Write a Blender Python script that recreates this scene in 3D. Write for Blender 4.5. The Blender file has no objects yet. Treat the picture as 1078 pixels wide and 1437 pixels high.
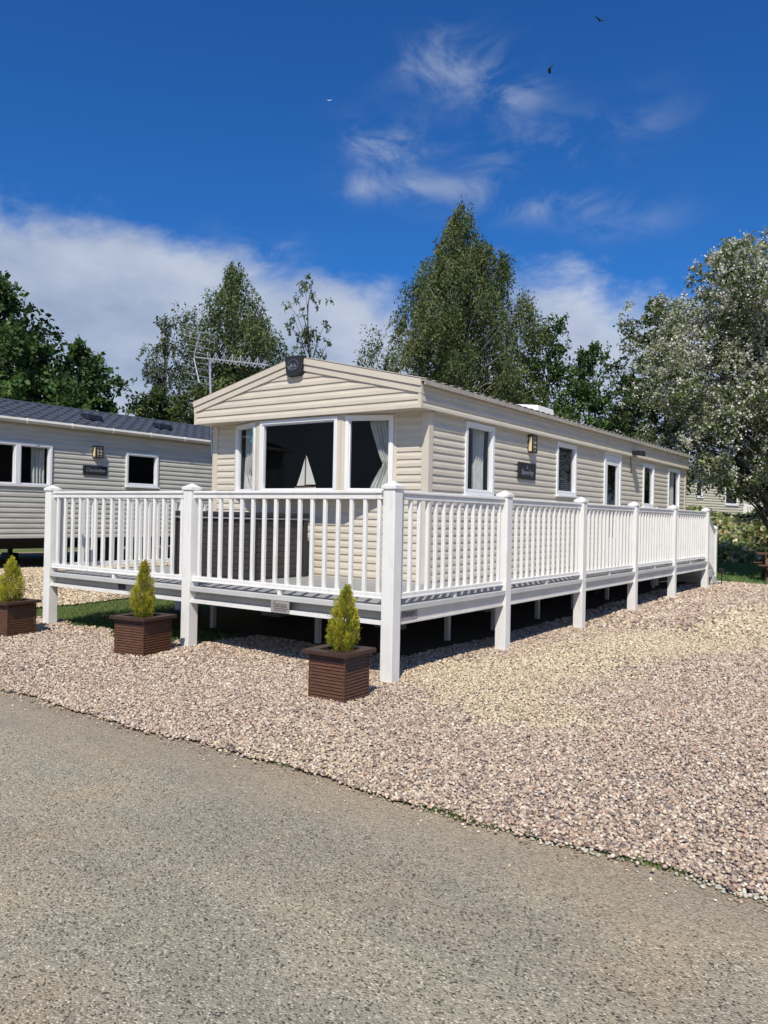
import bpy, math, random
import numpy as np
from mathutils import Vector, Matrix
from mathutils import noise as mn
random.seed(7); rng = np.random.default_rng(7)
SC = bpy.context.scene; COL = SC.collection
SUN = Vector((-.38, .72, -1.0)).normalized()

# ------------------------------------------------------------------ helpers
def link(o, parent=None):
    COL.objects.link(o)
    if parent is not None: o.parent = parent
    return o
def tag(o, label=None, cat=None, group=None, kind=None):
    if label: o['label'] = label
    if cat: o['category'] = cat
    if group: o['group'] = group
    if kind: o['kind'] = kind
    return o
def empty(name, loc=(0, 0, 0), rz=0, label=None, cat=None, group=None, kind=None):
    o = bpy.data.objects.new(name, None); o.empty_display_size = .2
    link(o); o.location = loc; o.rotation_euler = (0, 0, rz)
    return tag(o, label, cat, group, kind)
class MB:
    def __init__(s): s.v = []; s.f = []
    def quad(s, *p):
        n = len(s.v); s.v += [tuple(q) for q in p]; s.f.append(tuple(range(n, n+len(p))))
    def box(s, x0, x1, y0, y1, z0, z1):
        if x0 > x1: x0, x1 = x1, x0
        if y0 > y1: y0, y1 = y1, y0
        if z0 > z1: z0, z1 = z1, z0
        n = len(s.v)
        s.v += [(x0,y0,z0),(x1,y0,z0),(x1,y1,z0),(x0,y1,z0),(x0,y0,z1),(x1,y0,z1),(x1,y1,z1),(x0,y1,z1)]
        s.f += [tuple(n+i for i in q) for q in ((0,3,2,1),(4,5,6,7),(0,1,5,4),(1,2,6,5),(2,3,7,6),(3,0,4,7))]
        return s
    def hexa(s, p):  # 8 points: bottom 4 ccw, top 4 ccw
        n = len(s.v); s.v += [tuple(q) for q in p]
        s.f += [tuple(n+i for i in q) for q in ((0,3,2,1),(4,5,6,7),(0,1,5,4),(1,2,6,5),(2,3,7,6),(3,0,4,7))]
        return s
    def bar(s, a, b, w, h, up=(0,0,1)):  # rectangular bar a to b
        a = Vector(a); b = Vector(b); d = (b-a).normalized(); upv = Vector(up)
        r = d.cross(upv)
        if r.length < 1e-4: r = d.cross(Vector((1,0,0)))
        r.normalize(); u = r.cross(d).normalized()
        r *= w/2; u *= h/2
        return s.hexa([a-r-u, a+r-u, b+r-u, b-r-u, a-r+u, a+r+u, b+r+u, b-r+u])
    def tube(s, pts, rad, n=6, closed=False):
        pts = [Vector(p) for p in pts]
        if not hasattr(rad, '__len__'): rad = [rad]*len(pts)
        base = len(s.v); m = len(pts)
        ref = Vector((0,0,1))
        for i, p in enumerate(pts):
            d = (pts[(i+1) % m]-pts[i-1]) if closed else (pts[min(i+1, m-1)]-pts[max(i-1, 0)])
            if d.length < 1e-9: d = Vector((0,0,1))
            d.normalize()
            a = d.cross(ref)
            if a.length < .05: a = d.cross(Vector((1,0,0)))
            a.normalize(); b = d.cross(a)
            for k in range(n):
                t = 2*math.pi*k/n
                s.v.append(tuple(p+(a*math.cos(t)+b*math.sin(t))*rad[i]))
        for i in range(m if closed else m-1):
            j = (i+1) % m
            for k in range(n):
                k2 = (k+1) % n
                s.f.append((base+i*n+k, base+i*n+k2, base+j*n+k2, base+j*n+k))
        if not closed:
            s.f.append(tuple(base+k for k in range(n))[::-1]); s.f.append(tuple(base+(m-1)*n+k for k in range(n)))
        return s
    def build(s, name, mat, parent=None, bevel=0, smooth=False):
        me = bpy.data.meshes.new(name); me.from_pydata(s.v, [], s.f); me.update()
        me.materials.append(mat)
        if smooth: me.polygons.foreach_set('use_smooth', [True]*len(me.polygons))
        o = bpy.data.objects.new(name, me); link(o, parent)
        if bevel:
            m = o.modifiers.new('bevel', 'BEVEL'); m.width = bevel; m.segments = 2; m.limit_method = 'ANGLE'
        return o
def np_mesh(name, V, F, mat, parent=None, col=None, smooth=False):
    """V (n,3) ; F (m,k) all same k"""
    me = bpy.data.meshes.new(name); k = F.shape[1]
    me.vertices.add(len(V)); me.vertices.foreach_set('co', np.ascontiguousarray(V, dtype=np.float32).ravel())
    me.loops.add(F.size); me.loops.foreach_set('vertex_index', np.ascontiguousarray(F, dtype=np.int32).ravel())
    me.polygons.add(len(F)); me.polygons.foreach_set('loop_start', np.arange(0, F.size, k, dtype=np.int32))
    if smooth: me.polygons.foreach_set('use_smooth', np.ones(len(F), dtype=bool))
    me.update(calc_edges=True)
    if col is not None:
        a = me.color_attributes.new('col', 'FLOAT_COLOR', 'POINT')
        c = np.ones((len(V), 4), dtype=np.float32); c[:, :3] = col
        a.data.foreach_set('color', c.ravel())
    me.materials.append(mat)
    o = bpy.data.objects.new(name, me); link(o, parent); return o

# ------------------------------------------------------------------ materials
def new_mat(name):
    m = bpy.data.materials.new(name); m.use_nodes = True
    nt = m.node_tree; b = nt.nodes['Principled BSDF']; return m, nt, b
def N(nt, t, **kw):
    n = nt.nodes.new(t)
    for k, v in kw.items(): setattr(n, k, v)
    return n
def setin(n, **kw):
    for k, v in kw.items(): n.inputs[k.replace('_', ' ')].default_value = v
def ramp(nt, src, stops):
    r = N(nt, 'ShaderNodeValToRGB'); el = r.color_ramp.elements
    while len(el) < len(stops): el.new(.5)
    for e, (p, c) in zip(el, stops):
        e.position = p; e.color = (*c, 1) if len(c) == 3 else c
    nt.links.new(src, r.inputs[0]); return r.outputs[0]
def mat_plain(name, c, rough=.5, var=.06, scale=6, metal=0, bump=0, bscale=80, spec=.5):
    m, nt, b = new_mat(name); L = nt.links.new
    tc = N(nt, 'ShaderNodeTexCoord')
    no = N(nt, 'ShaderNodeTexNoise'); setin(no, Scale=scale, Detail=6.0); L(tc.outputs['Object'], no.inputs['Vector'])
    lo = tuple(max(0, x*(1-var)) for x in c); hi = tuple(min(1, x*(1+var)) for x in c)
    L(ramp(nt, no.outputs['Fac'], [(.3, lo), (.7, hi)]), b.inputs['Base Color'])
    setin(b, Roughness=rough, Metallic=metal); b.inputs['Specular IOR Level'].default_value = spec
    if bump:
        n2 = N(nt, 'ShaderNodeTexNoise'); setin(n2, Scale=bscale, Detail=4.0); L(tc.outputs['Object'], n2.inputs['Vector'])
        bp = N(nt, 'ShaderNodeBump'); setin(bp, Strength=bump, Distance=.01); L(n2.outputs['Fac'], bp.inputs['Height']); L(bp.outputs[0], b.inputs['Normal'])
    return m
def mat_attr(name, rough=.8, transl=0, bump=0):
    m, nt, b = new_mat(name); L = nt.links.new
    a = N(nt, 'ShaderNodeAttribute', attribute_name='col'); L(a.outputs['Color'], b.inputs['Base Color'])
    setin(b, Roughness=rough); b.inputs['Specular IOR Level'].default_value = .3
    if transl:
        t = N(nt, 'ShaderNodeBsdfTranslucent'); L(a.outputs['Color'], t.inputs['Color'])
        mx = N(nt, 'ShaderNodeMixShader'); mx.inputs[0].default_value = transl
        L(b.outputs[0], mx.inputs[1]); L(t.outputs[0], mx.inputs[2]); L(mx.outputs[0], nt.nodes['Material Output'].inputs['Surface'])
    return m
def mat_siding(name, c, dirt=.12):
    m, nt, b = new_mat(name); L = nt.links.new
    tc = N(nt, 'ShaderNodeTexCoord'); mp = N(nt, 'ShaderNodeMapping'); L(tc.outputs['Object'], mp.inputs['Vector'])
    mp.inputs['Scale'].default_value = (1.2, 1.2, 9)
    no = N(nt, 'ShaderNodeTexNoise'); setin(no, Scale=1.6, Detail=8.0, Roughness=.65); L(mp.outputs[0], no.inputs['Vector'])
    c1 = tuple(x*(1-dirt) for x in c); c2 = tuple(min(1, x*1.05) for x in c)
    L(ramp(nt, no.outputs['Fac'], [(.3, c1), (.62, c2)]), b.inputs['Base Color'])
    n2 = N(nt, 'ShaderNodeTexNoise'); setin(n2, Scale=3.0, Detail=5.0); 
    mp2 = N(nt, 'ShaderNodeMapping'); mp2.inputs['Scale'].default_value = (6, 6, 90); L(tc.outputs['Object'], mp2.inputs['Vector']); L(mp2.outputs[0], n2.inputs['Vector'])
    bp = N(nt, 'ShaderNodeBump'); setin(bp, Strength=.25, Distance=.004); L(n2.outputs['Fac'], bp.inputs['Height']); L(bp.outputs[0], b.inputs['Normal'])
    setin(b, Roughness=.42); return m
def mat_wood(name, c1, c2, rough=.5, axis_scale=(2, 2, 40)):
    m, nt, b = new_mat(name); L = nt.links.new
    tc = N(nt, 'ShaderNodeTexCoord'); mp = N(nt, 'ShaderNodeMapping'); L(tc.outputs['Object'], mp.inputs['Vector'])
    mp.inputs['Scale'].default_value = axis_scale
    no = N(nt, 'ShaderNodeTexNoise'); setin(no, Scale=3.0, Detail=8.0, Roughness=.7); L(mp.outputs[0], no.inputs['Vector'])
    L(ramp(nt, no.outputs['Fac'], [(.32, c1), (.68, c2)]), b.inputs['Base Color'])
    bp = N(nt, 'ShaderNodeBump'); setin(bp, Strength=.4, Distance=.003); L(no.outputs['Fac'], bp.inputs['Height']); L(bp.outputs[0], b.inputs['Normal'])
    setin(b, Roughness=rough); return m
def mat_glass(name, tint=.86):
    m, nt, b = new_mat(name); L = nt.links.new
    nt.nodes.remove(b)
    tr = N(nt, 'ShaderNodeBsdfTransparent'); tr.inputs[0].default_value = (tint, tint*1.02, tint*1.03, 1)
    gl = N(nt, 'ShaderNodeBsdfGlossy'); gl.inputs['Roughness'].default_value = .02; gl.inputs[0].default_value = (.9, .95, 1, 1)
    lw = N(nt, 'ShaderNodeLayerWeight'); lw.inputs[0].default_value = .5   # facing term is the same from both sides of the pane
    pw = N(nt, 'ShaderNodeMath', operation='POWER'); L(lw.outputs['Facing'], pw.inputs[0]); pw.inputs[1].default_value = 4.5
    fr = N(nt, 'ShaderNodeMath', operation='MULTIPLY_ADD'); L(pw.outputs[0], fr.inputs[0]); fr.inputs[1].default_value = .7; fr.inputs[2].default_value = .016
    mx = N(nt, 'ShaderNodeMixShader'); L(fr.outputs[0], mx.inputs[0]); L(tr.outputs[0], mx.inputs[1]); L(gl.outputs[0], mx.inputs[2])
    L(mx.outputs[0], nt.nodes['Material Output'].inputs['Surface']); return m

def mat_pvc():
    m = mat_plain('white_pvc', (.81, .80, .765), .38, .04, 3); nt = m.node_tree; L = nt.links.new; b = nt.nodes['Principled BSDF']
    src = b.inputs['Base Color'].links[0].from_socket
    ge = N(nt, 'ShaderNodeNewGeometry'); mp = N(nt, 'ShaderNodeMapping'); mp.inputs['Scale'].default_value = (9, 9, 2.2); L(ge.outputs['Position'], mp.inputs['Vector'])
    no = N(nt, 'ShaderNodeTexNoise'); setin(no, Scale=1.3, Detail=8.0, Roughness=.7); L(mp.outputs[0], no.inputs['Vector'])
    fac = ramp(nt, no.outputs['Fac'], [(.52, (0,0,0)), (.78, (.55,.55,.55))])
    mx = N(nt, 'ShaderNodeMix', data_type='RGBA'); L(fac, mx.inputs[0]); L(src, mx.inputs[6]); mx.inputs[7].default_value = (.50, .49, .40, 1); L(mx.outputs[2], b.inputs['Base Color'])
    return m
M_PVC = mat_pvc()
M_PVCD = mat_plain('grey_pvc', (.54, .54, .52), .45, .06, 3)
M_FRAME = mat_plain('window_frame', (.80, .80, .80), .3, .03, 3)
M_CREAM = mat_siding('cream_siding', (.62, .555, .45))
M_GUTTER = mat_plain('gutter_pvc', (.62, .60, .53), .4, .08, 4)
M_FASCIA_SHADE = mat_plain('shaded_fascia_pvc', (.31, .30, .28), .5, .08, 3)  # shade below the edge trim is put into this darker copy
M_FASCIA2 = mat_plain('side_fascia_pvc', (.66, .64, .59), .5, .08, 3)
M_CREAMTRIM = mat_plain('cream_trim', (.62, .555, .45), .4, .05, 4)
M_GREYS = mat_siding('grey_green_siding', (.54, .525, .46), .16)
M_GREYTRIM = mat_plain('grey_trim', (.44, .435, .385), .4, .05, 4)
M_FARS = mat_siding('pale_cream_siding', (.60, .55, .43))
M_GLASS = mat_glass('glass')
M_DARK = mat_plain('dark_interior', (.012, .013, .017), .9, .2)  # near black, so the darkness of the rooms is in the colour
M_CHASSIS = mat_plain('chassis_steel', (.03, .03, .032), .7, .2)
M_TYRE = mat_plain('tyre_rubber', (.02, .02, .02), .9, .2)
M_BLOCK = mat_plain('concrete_block', (.32, .31, .29), .9, .15, 20, bump=.3)
M_CURT = mat_plain('curtain_fabric', (.58, .58, .54), .9, .12, 12)
M_BLIND = mat_plain('blind_slats', (.10, .10, .09), .6, .1)
M_ROOFT = mat_plain('roof_sheet', (.40, .36, .30), .7, .2, 12, bump=.3, bscale=60)
M_TILE = mat_plain('grey_roof_tiles', (.06, .068, .085), .55, .3, 14, bump=.3, bscale=50)
M_BLACK = mat_plain('black_plastic', (.015, .015, .018), .4, .2)
M_SLATE = mat_plain('slate', (.014, .016, .021), .75, .25, 30, bump=.3)
M_LETTER = mat_plain('letter_grey', (.22, .24, .26), .5, .1)
M_BROWN = mat_wood('stained_slats', (.03, .014, .007), (.17, .07, .03), .5, (4, 4, 60))
M_SOIL = mat_plain('soil', (.03, .02, .015), .95, .4, 40, bump=.8)
M_DECK = mat_wood('deck_board', (.22, .22, .21), (.42, .42, .40), .6, (30, 1.5, 1))
M_TUB = mat_wood('tub_panel', (.022, .018, .018), (.07, .055, .052), .5, (3, 3, 50))
M_TUBCOVER = mat_plain('tub_cover', (.025, .023, .024), .6, .2)
M_ALU = mat_plain('aluminium', (.55, .56, .57), .35, .08, metal=.6)
M_LAMPG = mat_plain('amber_glass', (.72, .60, .38), .25, .15, 40)
M_SAIL = mat_plain('sail_cloth', (.72, .70, .62), .8, .05)
M_HULL = mat_plain('boat_hull', (.62, .58, .46), .5, .1)
M_WOODD = mat_wood('brown_bench_wood', (.05, .025, .012), (.14, .07, .035), .7)
M_BARK = mat_wood('bark', (.05, .042, .035), (.16, .14, .12), .95, (8, 8, 2))
M_BARKB = mat_wood('birch_bark', (.10, .09, .08), (.42, .40, .37), .9, (6, 6, 9))
M_STICKER = mat_plain('turquoise_sticker', (.10, .50, .52), .5, .1, 20)
M_PLATE = mat_plain('maker_plate', (.33, .30, .29), .5, .2, 60)
M_PLATETXT = mat_plain('maker_plate_ink', (.10, .07, .07), .5, .1)
M_BIRD = mat_plain('bird_feathers', (.012, .012, .014), .8, .2)
M_GULL = mat_plain('gull_feathers', (.8, .8, .8), .8, .05)
M_LEAF = mat_attr('leaf', .55, .3)
M_FLOWER = mat_attr('blossom', .8, .3)
M_STONE = mat_attr('gravel_stones', .8)

# ------------------------------------------------------------------ terrain
def sst(a, b, x):
    t = np.clip((np.asarray(x, dtype=float)-a)/(b-a), 0, 1); return t*t*(3-2*t)
def gh(x, y):
    x = np.asarray(x, dtype=float); y = np.asarray(y, dtype=float)
    h = .45*sst(-7.0, -9.9, x)*sst(-2.6, -.5, y) + .10*sst(4, 11, y)*(x > -40)
    h = h + 1.45*sst(25.3, 29.5, y + .25*np.clip(-x-6, 0, 8))
    und = .02*np.sin(x*1.7+y*.9)*np.sin(y*1.3-x*.4)*sst(-2.45, -1.6, y)
    return h+und*sst(60, 30, np.abs(y)+np.abs(x))
def G(x, y): return float(gh(x, y))
def grid_sheet(name, xs, ylo, yhi, ny, dz, mat, label=None, kind='structure'):
    xs = np.asarray(xs, float); nx = len(xs)
    lo = np.array([ylo(x) for x in xs]); hi = np.array([yhi(x) for x in xs])
    t = np.linspace(0, 1, ny)
    X = np.repeat(xs[:, None], ny, 1); Y = lo[:, None]+(hi-lo)[:, None]*t[None, :]
    Z = gh(X, Y)+dz
    V = np.stack([X, Y, Z], -1).reshape(-1, 3)
    i = np.arange(nx-1)[:, None]; j = np.arange(ny-1)[None, :]
    a = (i*ny+j).ravel(); F = np.stack([a, a+ny, a+ny+1, a+1], 1)
    o = np_mesh(name, V, F, mat, smooth=True); tag(o, label, kind=kind); return o

def gravel_mat(name, yellow):
    m, nt, b = new_mat(name); L = nt.links.new
    ge = N(nt, 'ShaderNodeNewGeometry')
    vo = N(nt, 'ShaderNodeTexVoronoi'); setin(vo, Scale=34.0, Randomness=1.0); L(ge.outputs['Position'], vo.inputs['Vector'])
    sp = N(nt, 'ShaderNodeSeparateColor'); L(vo.outputs['Color'], sp.inputs[0])
    c = ramp(nt, sp.outputs[0], [(0, (.13,.10,.10)), (.2, (.25,.18,.17)), (.4, (.38,.29,.25)), (.6, (.46,.37,.31)), (.8, (.34,.29,.30)), (1, (.62,.54,.46))])
    no = N(nt, 'ShaderNodeTexNoise'); setin(no, Scale=.8, Detail=4.0); L(ge.outputs['Position'], no.inputs['Vector'])
    ym = ramp(nt, no.outputs['Fac'], [(.4, (0,0,0)), (.6, (1,1,1))]) if yellow else None
    if yellow:
        mx = N(nt, 'ShaderNodeMix', data_type='RGBA', blend_type='MULTIPLY'); L(c, mx.inputs[6]); mx.inputs[7].default_value = (1.15, 1.05, .75, 1); mx.inputs[0].default_value = yellow
        c = mx.outputs[2]
    ed = ramp(nt, vo.outputs['Distance'], [(.45, (1,1,1)), (.85, (.35,.35,.35))])
    mm = N(nt, 'ShaderNodeMix', data_type='RGBA', blend_type='MULTIPLY'); mm.inputs[0].default_value = 1; L(c, mm.inputs[6]); L(ed, mm.inputs[7])
    L(mm.outputs[2], b.inputs['Base Color']); setin(b, Roughness=.85)
    bp = N(nt, 'ShaderNodeBump', invert=True); setin(bp, Strength=1.0, Distance=.02); L(vo.outputs['Distance'], bp.inputs['Height']); L(bp.outputs[0], b.inputs['Normal'])
    return m
def road_mat():
    m, nt, b = new_mat('weathered_asphalt'); L = nt.links.new
    ge = N(nt, 'ShaderNodeNewGeometry'); P = ge.outputs['Position']
    vo = N(nt, 'ShaderNodeTexVoronoi'); setin(vo, Scale=125.0); L(P, vo.inputs['Vector'])
    sp = N(nt, 'ShaderNodeSeparateColor'); L(vo.outputs['Color'], sp.inputs[0])
    base = ramp(nt, sp.outputs[0], [(0, (.05,.045,.035)), (.09, (.13,.117,.088)), (.17, (.265,.237,.175)), (.6, (.36,.318,.228)), (.88, (.42,.37,.265)), (1, (.66,.59,.46))])
    big = N(nt, 'ShaderNodeTexNoise'); setin(big, Scale=1.1, Detail=7.0, Roughness=.6); L(P, big.inputs['Vector'])
    tint = ramp(nt, big.outputs['Fac'], [(.3, (.84,.86,.86)), (.46, (.98,.985,.975)), (.6, (1.05,1.01,.96)), (.72, (1.20,1.08,.96))])
    mx = N(nt, 'ShaderNodeMix', data_type='RGBA', blend_type='MULTIPLY'); mx.inputs[0].default_value = 1; L(base, mx.inputs[6]); L(tint, mx.inputs[7])
    # fines washed to the edge beside the gravel (brown band)
    sx = N(nt, 'ShaderNodeSeparateXYZ'); L(P, sx.inputs[0])
    nz = N(nt, 'ShaderNodeTexNoise'); setin(nz, Scale=1.7, Detail=5.0); L(P, nz.inputs['Vector'])
    ma = N(nt, 'ShaderNodeMath', operation='MULTIPLY_ADD'); L(nz.outputs['Fac'], ma.inputs[0]); ma.inputs[1].default_value = .9; L(sx.outputs['Y'], ma.inputs[2])
    mr = N(nt, 'ShaderNodeMapRange'); L(ma.outputs[0], mr.inputs[0]); mr.inputs[1].default_value = -2.75; mr.inputs[2].default_value = -2.1; mr.inputs[3].default_value = 0; mr.inputs[4].default_value = .75
    sand = ramp(nt, sp.outputs[1], [(0, (.15,.115,.08)), (.6, (.34,.265,.185)), (1, (.48,.39,.28))])
    m2 = N(nt, 'ShaderNodeMix', data_type='RGBA'); L(mr.outputs[0], m2.inputs[0]); L(mx.outputs[2], m2.inputs[6]); L(sand, m2.inputs[7])
    # tyre-polished strips along the lane and blotchy stains
    wv = N(nt, 'ShaderNodeTexNoise'); setin(wv, Scale=1.0, Detail=5.0, Roughness=.55)
    mpw = N(nt, 'ShaderNodeMapping'); mpw.inputs['Scale'].default_value = (.22, 1.5, 1); L(P, mpw.inputs['Vector']); L(mpw.outputs[0], wv.inputs['Vector'])
    tw = ramp(nt, wv.outputs['Fac'], [(.35, (.86,.86,.87)), (.5, (1,1,1)), (.65, (1.10,1.08,1.04))])
    mw = N(nt, 'ShaderNodeMix', data_type='RGBA', blend_type='MULTIPLY'); mw.inputs[0].default_value = 1; L(m2.outputs[2], mw.inputs[6]); L(tw, mw.inputs[7]); m2 = mw
    # pale scuffs
    n3 = N(nt, 'ShaderNodeTexNoise'); setin(n3, Scale=7.0, Detail=6.0, Roughness=.7); L(P, n3.inputs['Vector'])
    sc = ramp(nt, n3.outputs['Fac'], [(.64, (0,0,0)), (.72, (.5,.5,.5))])
    m3 = N(nt, 'ShaderNodeMix', data_type='RGBA'); L(sc, m3.inputs[0]); L(m2.outputs[2], m3.inputs[6]); m3.inputs[7].default_value = (.40,.37,.31,1)
    L(m3.outputs[2], b.inputs['Base Color']); setin(b, Roughness=.9)
    bp = N(nt, 'ShaderNodeBump', invert=True); setin(bp, Strength=.7, Distance=.008); L(vo.outputs['Distance'], bp.inputs['Height'])
    b2 = N(nt, 'ShaderNodeBump'); setin(b2, Strength=.3, Distance=.03); L(n3.outputs['Fac'], b2.inputs['Height']); L(bp.outputs[0], b2.inputs['Normal']); L(b2.outputs[0], b.inputs['Normal'])
    return m
def lawn_mat():
    m, nt, b = new_mat('lawn'); L = nt.links.new
    ge = N(nt, 'ShaderNodeNewGeometry'); P = ge.outputs['Position']
    n1 = N(nt, 'ShaderNodeTexNoise'); setin(n1, Scale=60.0, Detail=6.0, Roughness=.7); L(P, n1.inputs['Vector'])
    n2 = N(nt, 'ShaderNodeTexNoise'); setin(n2, Scale=1.3, Detail=5.0); L(P, n2.inputs['Vector'])
    c1 = ramp(nt, n1.outputs['Fac'], [(.3, (.06,.085,.025)), (.7, (.19,.23,.085))])
    c2 = ramp(nt, n2.outputs['Fac'], [(.35, (.8,.9,.8)), (.65, (1.25,1.1,.95))])
    mx = N(nt, 'ShaderNodeMix', data_type='RGBA', blend_type='MULTIPLY'); mx.inputs[0].default_value = 1; L(c1, mx.inputs[6]); L(c2, mx.inputs[7]); L(mx.outputs[2], b.inputs['Base Color'])
    bp = N(nt, 'ShaderNodeBump'); setin(bp, Strength=.8, Distance=.02); L(n1.outputs['Fac'], bp.inputs['Height']); L(bp.outputs[0], b.inputs['Normal'])
    setin(b, Roughness=.95); return m
M_LAWN = lawn_mat()
def wob(x, s=1.0): return .03*math.sin(x*2.3)+.016*math.sin(x*6.1+1)+.012*math.sin(x*15.7)
xs = np.unique(np.concatenate([np.linspace(-400, -60, 12), np.linspace(-60, -20, 21), np.linspace(-20, -5, 61), np.linspace(-5, 14, 30), np.linspace(14, 60, 16), np.linspace(60, 400, 12)]))
def ysteps():
    return np.unique(np.concatenate([np.linspace(-400, -30, 12), np.linspace(-30, -4, 14), np.linspace(-4, 16, 60), np.linspace(16, 24, 10), np.linspace(24, 34, 40), np.linspace(34, 80, 12), np.linspace(80, 450, 10)]))
YS = ysteps(); X, Y = np.meshgrid(xs, YS, indexing='ij'); Z = gh(X, Y)-.035
V = np.stack([X, Y, Z], -1).reshape(-1, 3); ny = len(YS)
i = np.arange(len(xs)-1)[:, None]; j = np.arange(ny-1)[None, :]; a = (i*ny+j).ravel()
tag(np_mesh('ground', V, np.stack([a, a+ny, a+ny+1, a+1], 1), M_LAWN, smooth=True), kind='structure')
gedge = lambda x: -2.5+wob(x)
grid_sheet('road', np.linspace(-60, 60, 121), lambda x: -60, lambda x: -2.32, 4, -.012, road_mat())
GM = gravel_mat('pink_gravel_bed', 0); GMY = gravel_mat('yellow_gravel_bed', .8)
grid_sheet('gravel_bed', np.linspace(-2.9, 16, 160), gedge, lambda x: 14.75+.15*math.sin(x*1.3), 90, .004, GM)
def lawnedge(x): return .1+.16*math.sin(x*1.9+.5)+.05*math.sin(x*6)+(.25 if -5.4 < x < -4.2 else 0)*math.sin((x+5.4)/1.2*math.pi) - .35*float(sst(-6.2, -7.5, x))
grid_sheet('gravel_verge', np.linspace(-16, -2.9, 130), gedge, lawnedge, 22, .004, GM)
xs2 = np.linspace(-15.5, -7.55, 60)
def dx_edge(y): return 0
grid_sheet('gravel_drive', xs2, lambda x: lawnedge(x)+.02 if x < -7.5 else 0, lambda x: 14, 90, .0, GMY)

M_DECKSHADE = mat_plain('deck_shade_ground', (.045, .036, .028), .95, .4, 12, bump=.6)  # near-black ground colour, stands in for deep shade below the deck
grid_sheet('under_deck_shade', np.linspace(-5.55, -.62, 60), lambda x: 1.05+.12*math.sin(x*3.1)+.05*math.sin(x*9), lambda x: 14.6, 60, .010, M_DECKSHADE)  # added dark sheet, paints the shade under deck and caravan
# stones -------------------------------------------------------------
CAM = np.array([4.293, -6.192, 1.6])
def ico():
    t = (1+5**.5)/2
    v = np.array([(-1,t,0),(1,t,0),(-1,-t,0),(1,-t,0),(0,-1,t),(0,1,t),(0,-1,-t),(0,1,-t),(t,0,-1),(t,0,1),(-t,0,-1),(-t,0,1)])/math.hypot(1, t)
    f = np.array([(0,11,5),(0,5,1),(0,1,7),(0,7,10),(0,10,11),(1,5,9),(5,11,4),(11,10,2),(10,7,6),(7,1,8),(3,9,4),(3,4,2),(3,2,6),(3,6,8),(3,8,9),(4,9,5),(2,4,11),(6,2,10),(8,6,7),(9,8,1)])
    return v, f
IV, IF = ico()
PAL = np.array([(.50,.37,.285),(.56,.43,.33),(.38,.275,.22),(.64,.52,.40),(.26,.195,.165),(.40,.33,.285),(.74,.63,.49),(.48,.31,.21),(.78,.70,.58),(.56,.46,.33),(.50,.39,.31),(.17,.135,.12)])*np.array([.94,.93,.91])
PALY = np.array([(.60,.49,.32),(.52,.42,.27),(.69,.59,.41),(.42,.33,.21),(.74,.65,.48),(.33,.26,.18),(.57,.46,.32)])
def stones(name, pts, r, yellow, mat, label=None):
    n = len(pts)
    V = IV[None]*np.array([1, 1, .62])[None, None]*(1+rng.normal(0, .17, (n, 12, 1)))
    sc = rng.uniform(.7, 1.3, (n, 1, 3)); V = V*sc
    a = rng.uniform(0, 2*math.pi, n); ca, sa = np.cos(a)[:, None], np.sin(a)[:, None]
    t = rng.normal(0, .45, n); ct, st = np.cos(t)[:, None], np.sin(t)[:, None]
    x, y, z = V[..., 0], V[..., 1], V[..., 2]
    y, z = y*ct-z*st, y*st+z*ct
    x, y = x*ca-y*sa, x*sa+y*ca
    V = np.stack([x, y, z], -1)*r[:, None, None]+pts[:, None, :]
    F = IF[None]+(np.arange(n)*12)[:, None, None]
    idx = rng.integers(0, len(PAL), n); c = PAL[idx]; cy = PALY[rng.integers(0, len(PALY), n)]
    k = rng.random(n) < yellow
    c = np.where(k[:, None], cy, c)*rng.uniform(.84, 1.16, (n, 1)); c = c*.82+np.where(k[:, None], PALY.mean(0)[None], PAL.mean(0)[None])*.18
    C = np.repeat(np.clip(c, 0, .9), 12, 0)
    o = np_mesh(name, V.reshape(-1, 3), F.reshape(-1, 3), mat, col=C); tag(o, label, kind='stuff'); return o
def scatter(n, x0, x1, y0, y1): return rng.uniform(x0, x1, n), rng.uniform(y0, y1, n)
def in_zone(x, y, dmin, dmax):
    d = np.hypot(x-CAM[0], y-CAM[1])
    az = np.arctan2((x-CAM[0])*np.cos(.617)+(y-CAM[1])*np.sin(.617), -(x-CAM[0])*np.sin(.617)+(y-CAM[1])*np.cos(.617))
    return (d >= dmin) & (d < dmax) & (np.abs(az) < .56)
def vnoise(x, y, s):
    return np.array([mn.noise(Vector((a*s, b*s, 3.1))) for a, b in zip(x, y)])
P_ = []; R_ = []
for dmin, dmax, dens, r0, r1 in ((0, 6.2, 3400, .006, .0145), (6.2, 8.4, 2600, .007, .0155), (8.4, 12, 1300, .011, .019), (12, 22, 330, .021, .034)):
    n = int(dens*22*20); x, y = scatter(n, -12, 10, -2.62, 15)
    k = in_zone(x, y, dmin, dmax)
    ge = -2.5+.03*np.sin(x*2.3)+.016*np.sin(x*6.1+1)+.012*np.sin(x*15.7)
    k &= y > ge-rng.exponential(.02, n)
    le = .1+.16*np.sin(x*1.9+.5)+.05*np.sin(x*6)+np.where((x > -5.4) & (x < -4.2), .25*np.sin((x+5.4)/1.2*math.pi), 0)-.35*sst(-6.2, -7.5, x)
    k &= (x > -2.9) | (y < le+rng.normal(0, .03, n)) 
    k &= ~((x > -2.9) & (x < -.6) & (y > 1.2)) & (y < 14.8)
    x, y = x[k], y[k]; r = rng.uniform(r0, r1, len(x))
    P_.append(np.stack([x, y, gh(x, y)+.004+r*.25+rng.uniform(0, .012, len(x))], 1)); R_.append(r)
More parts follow.
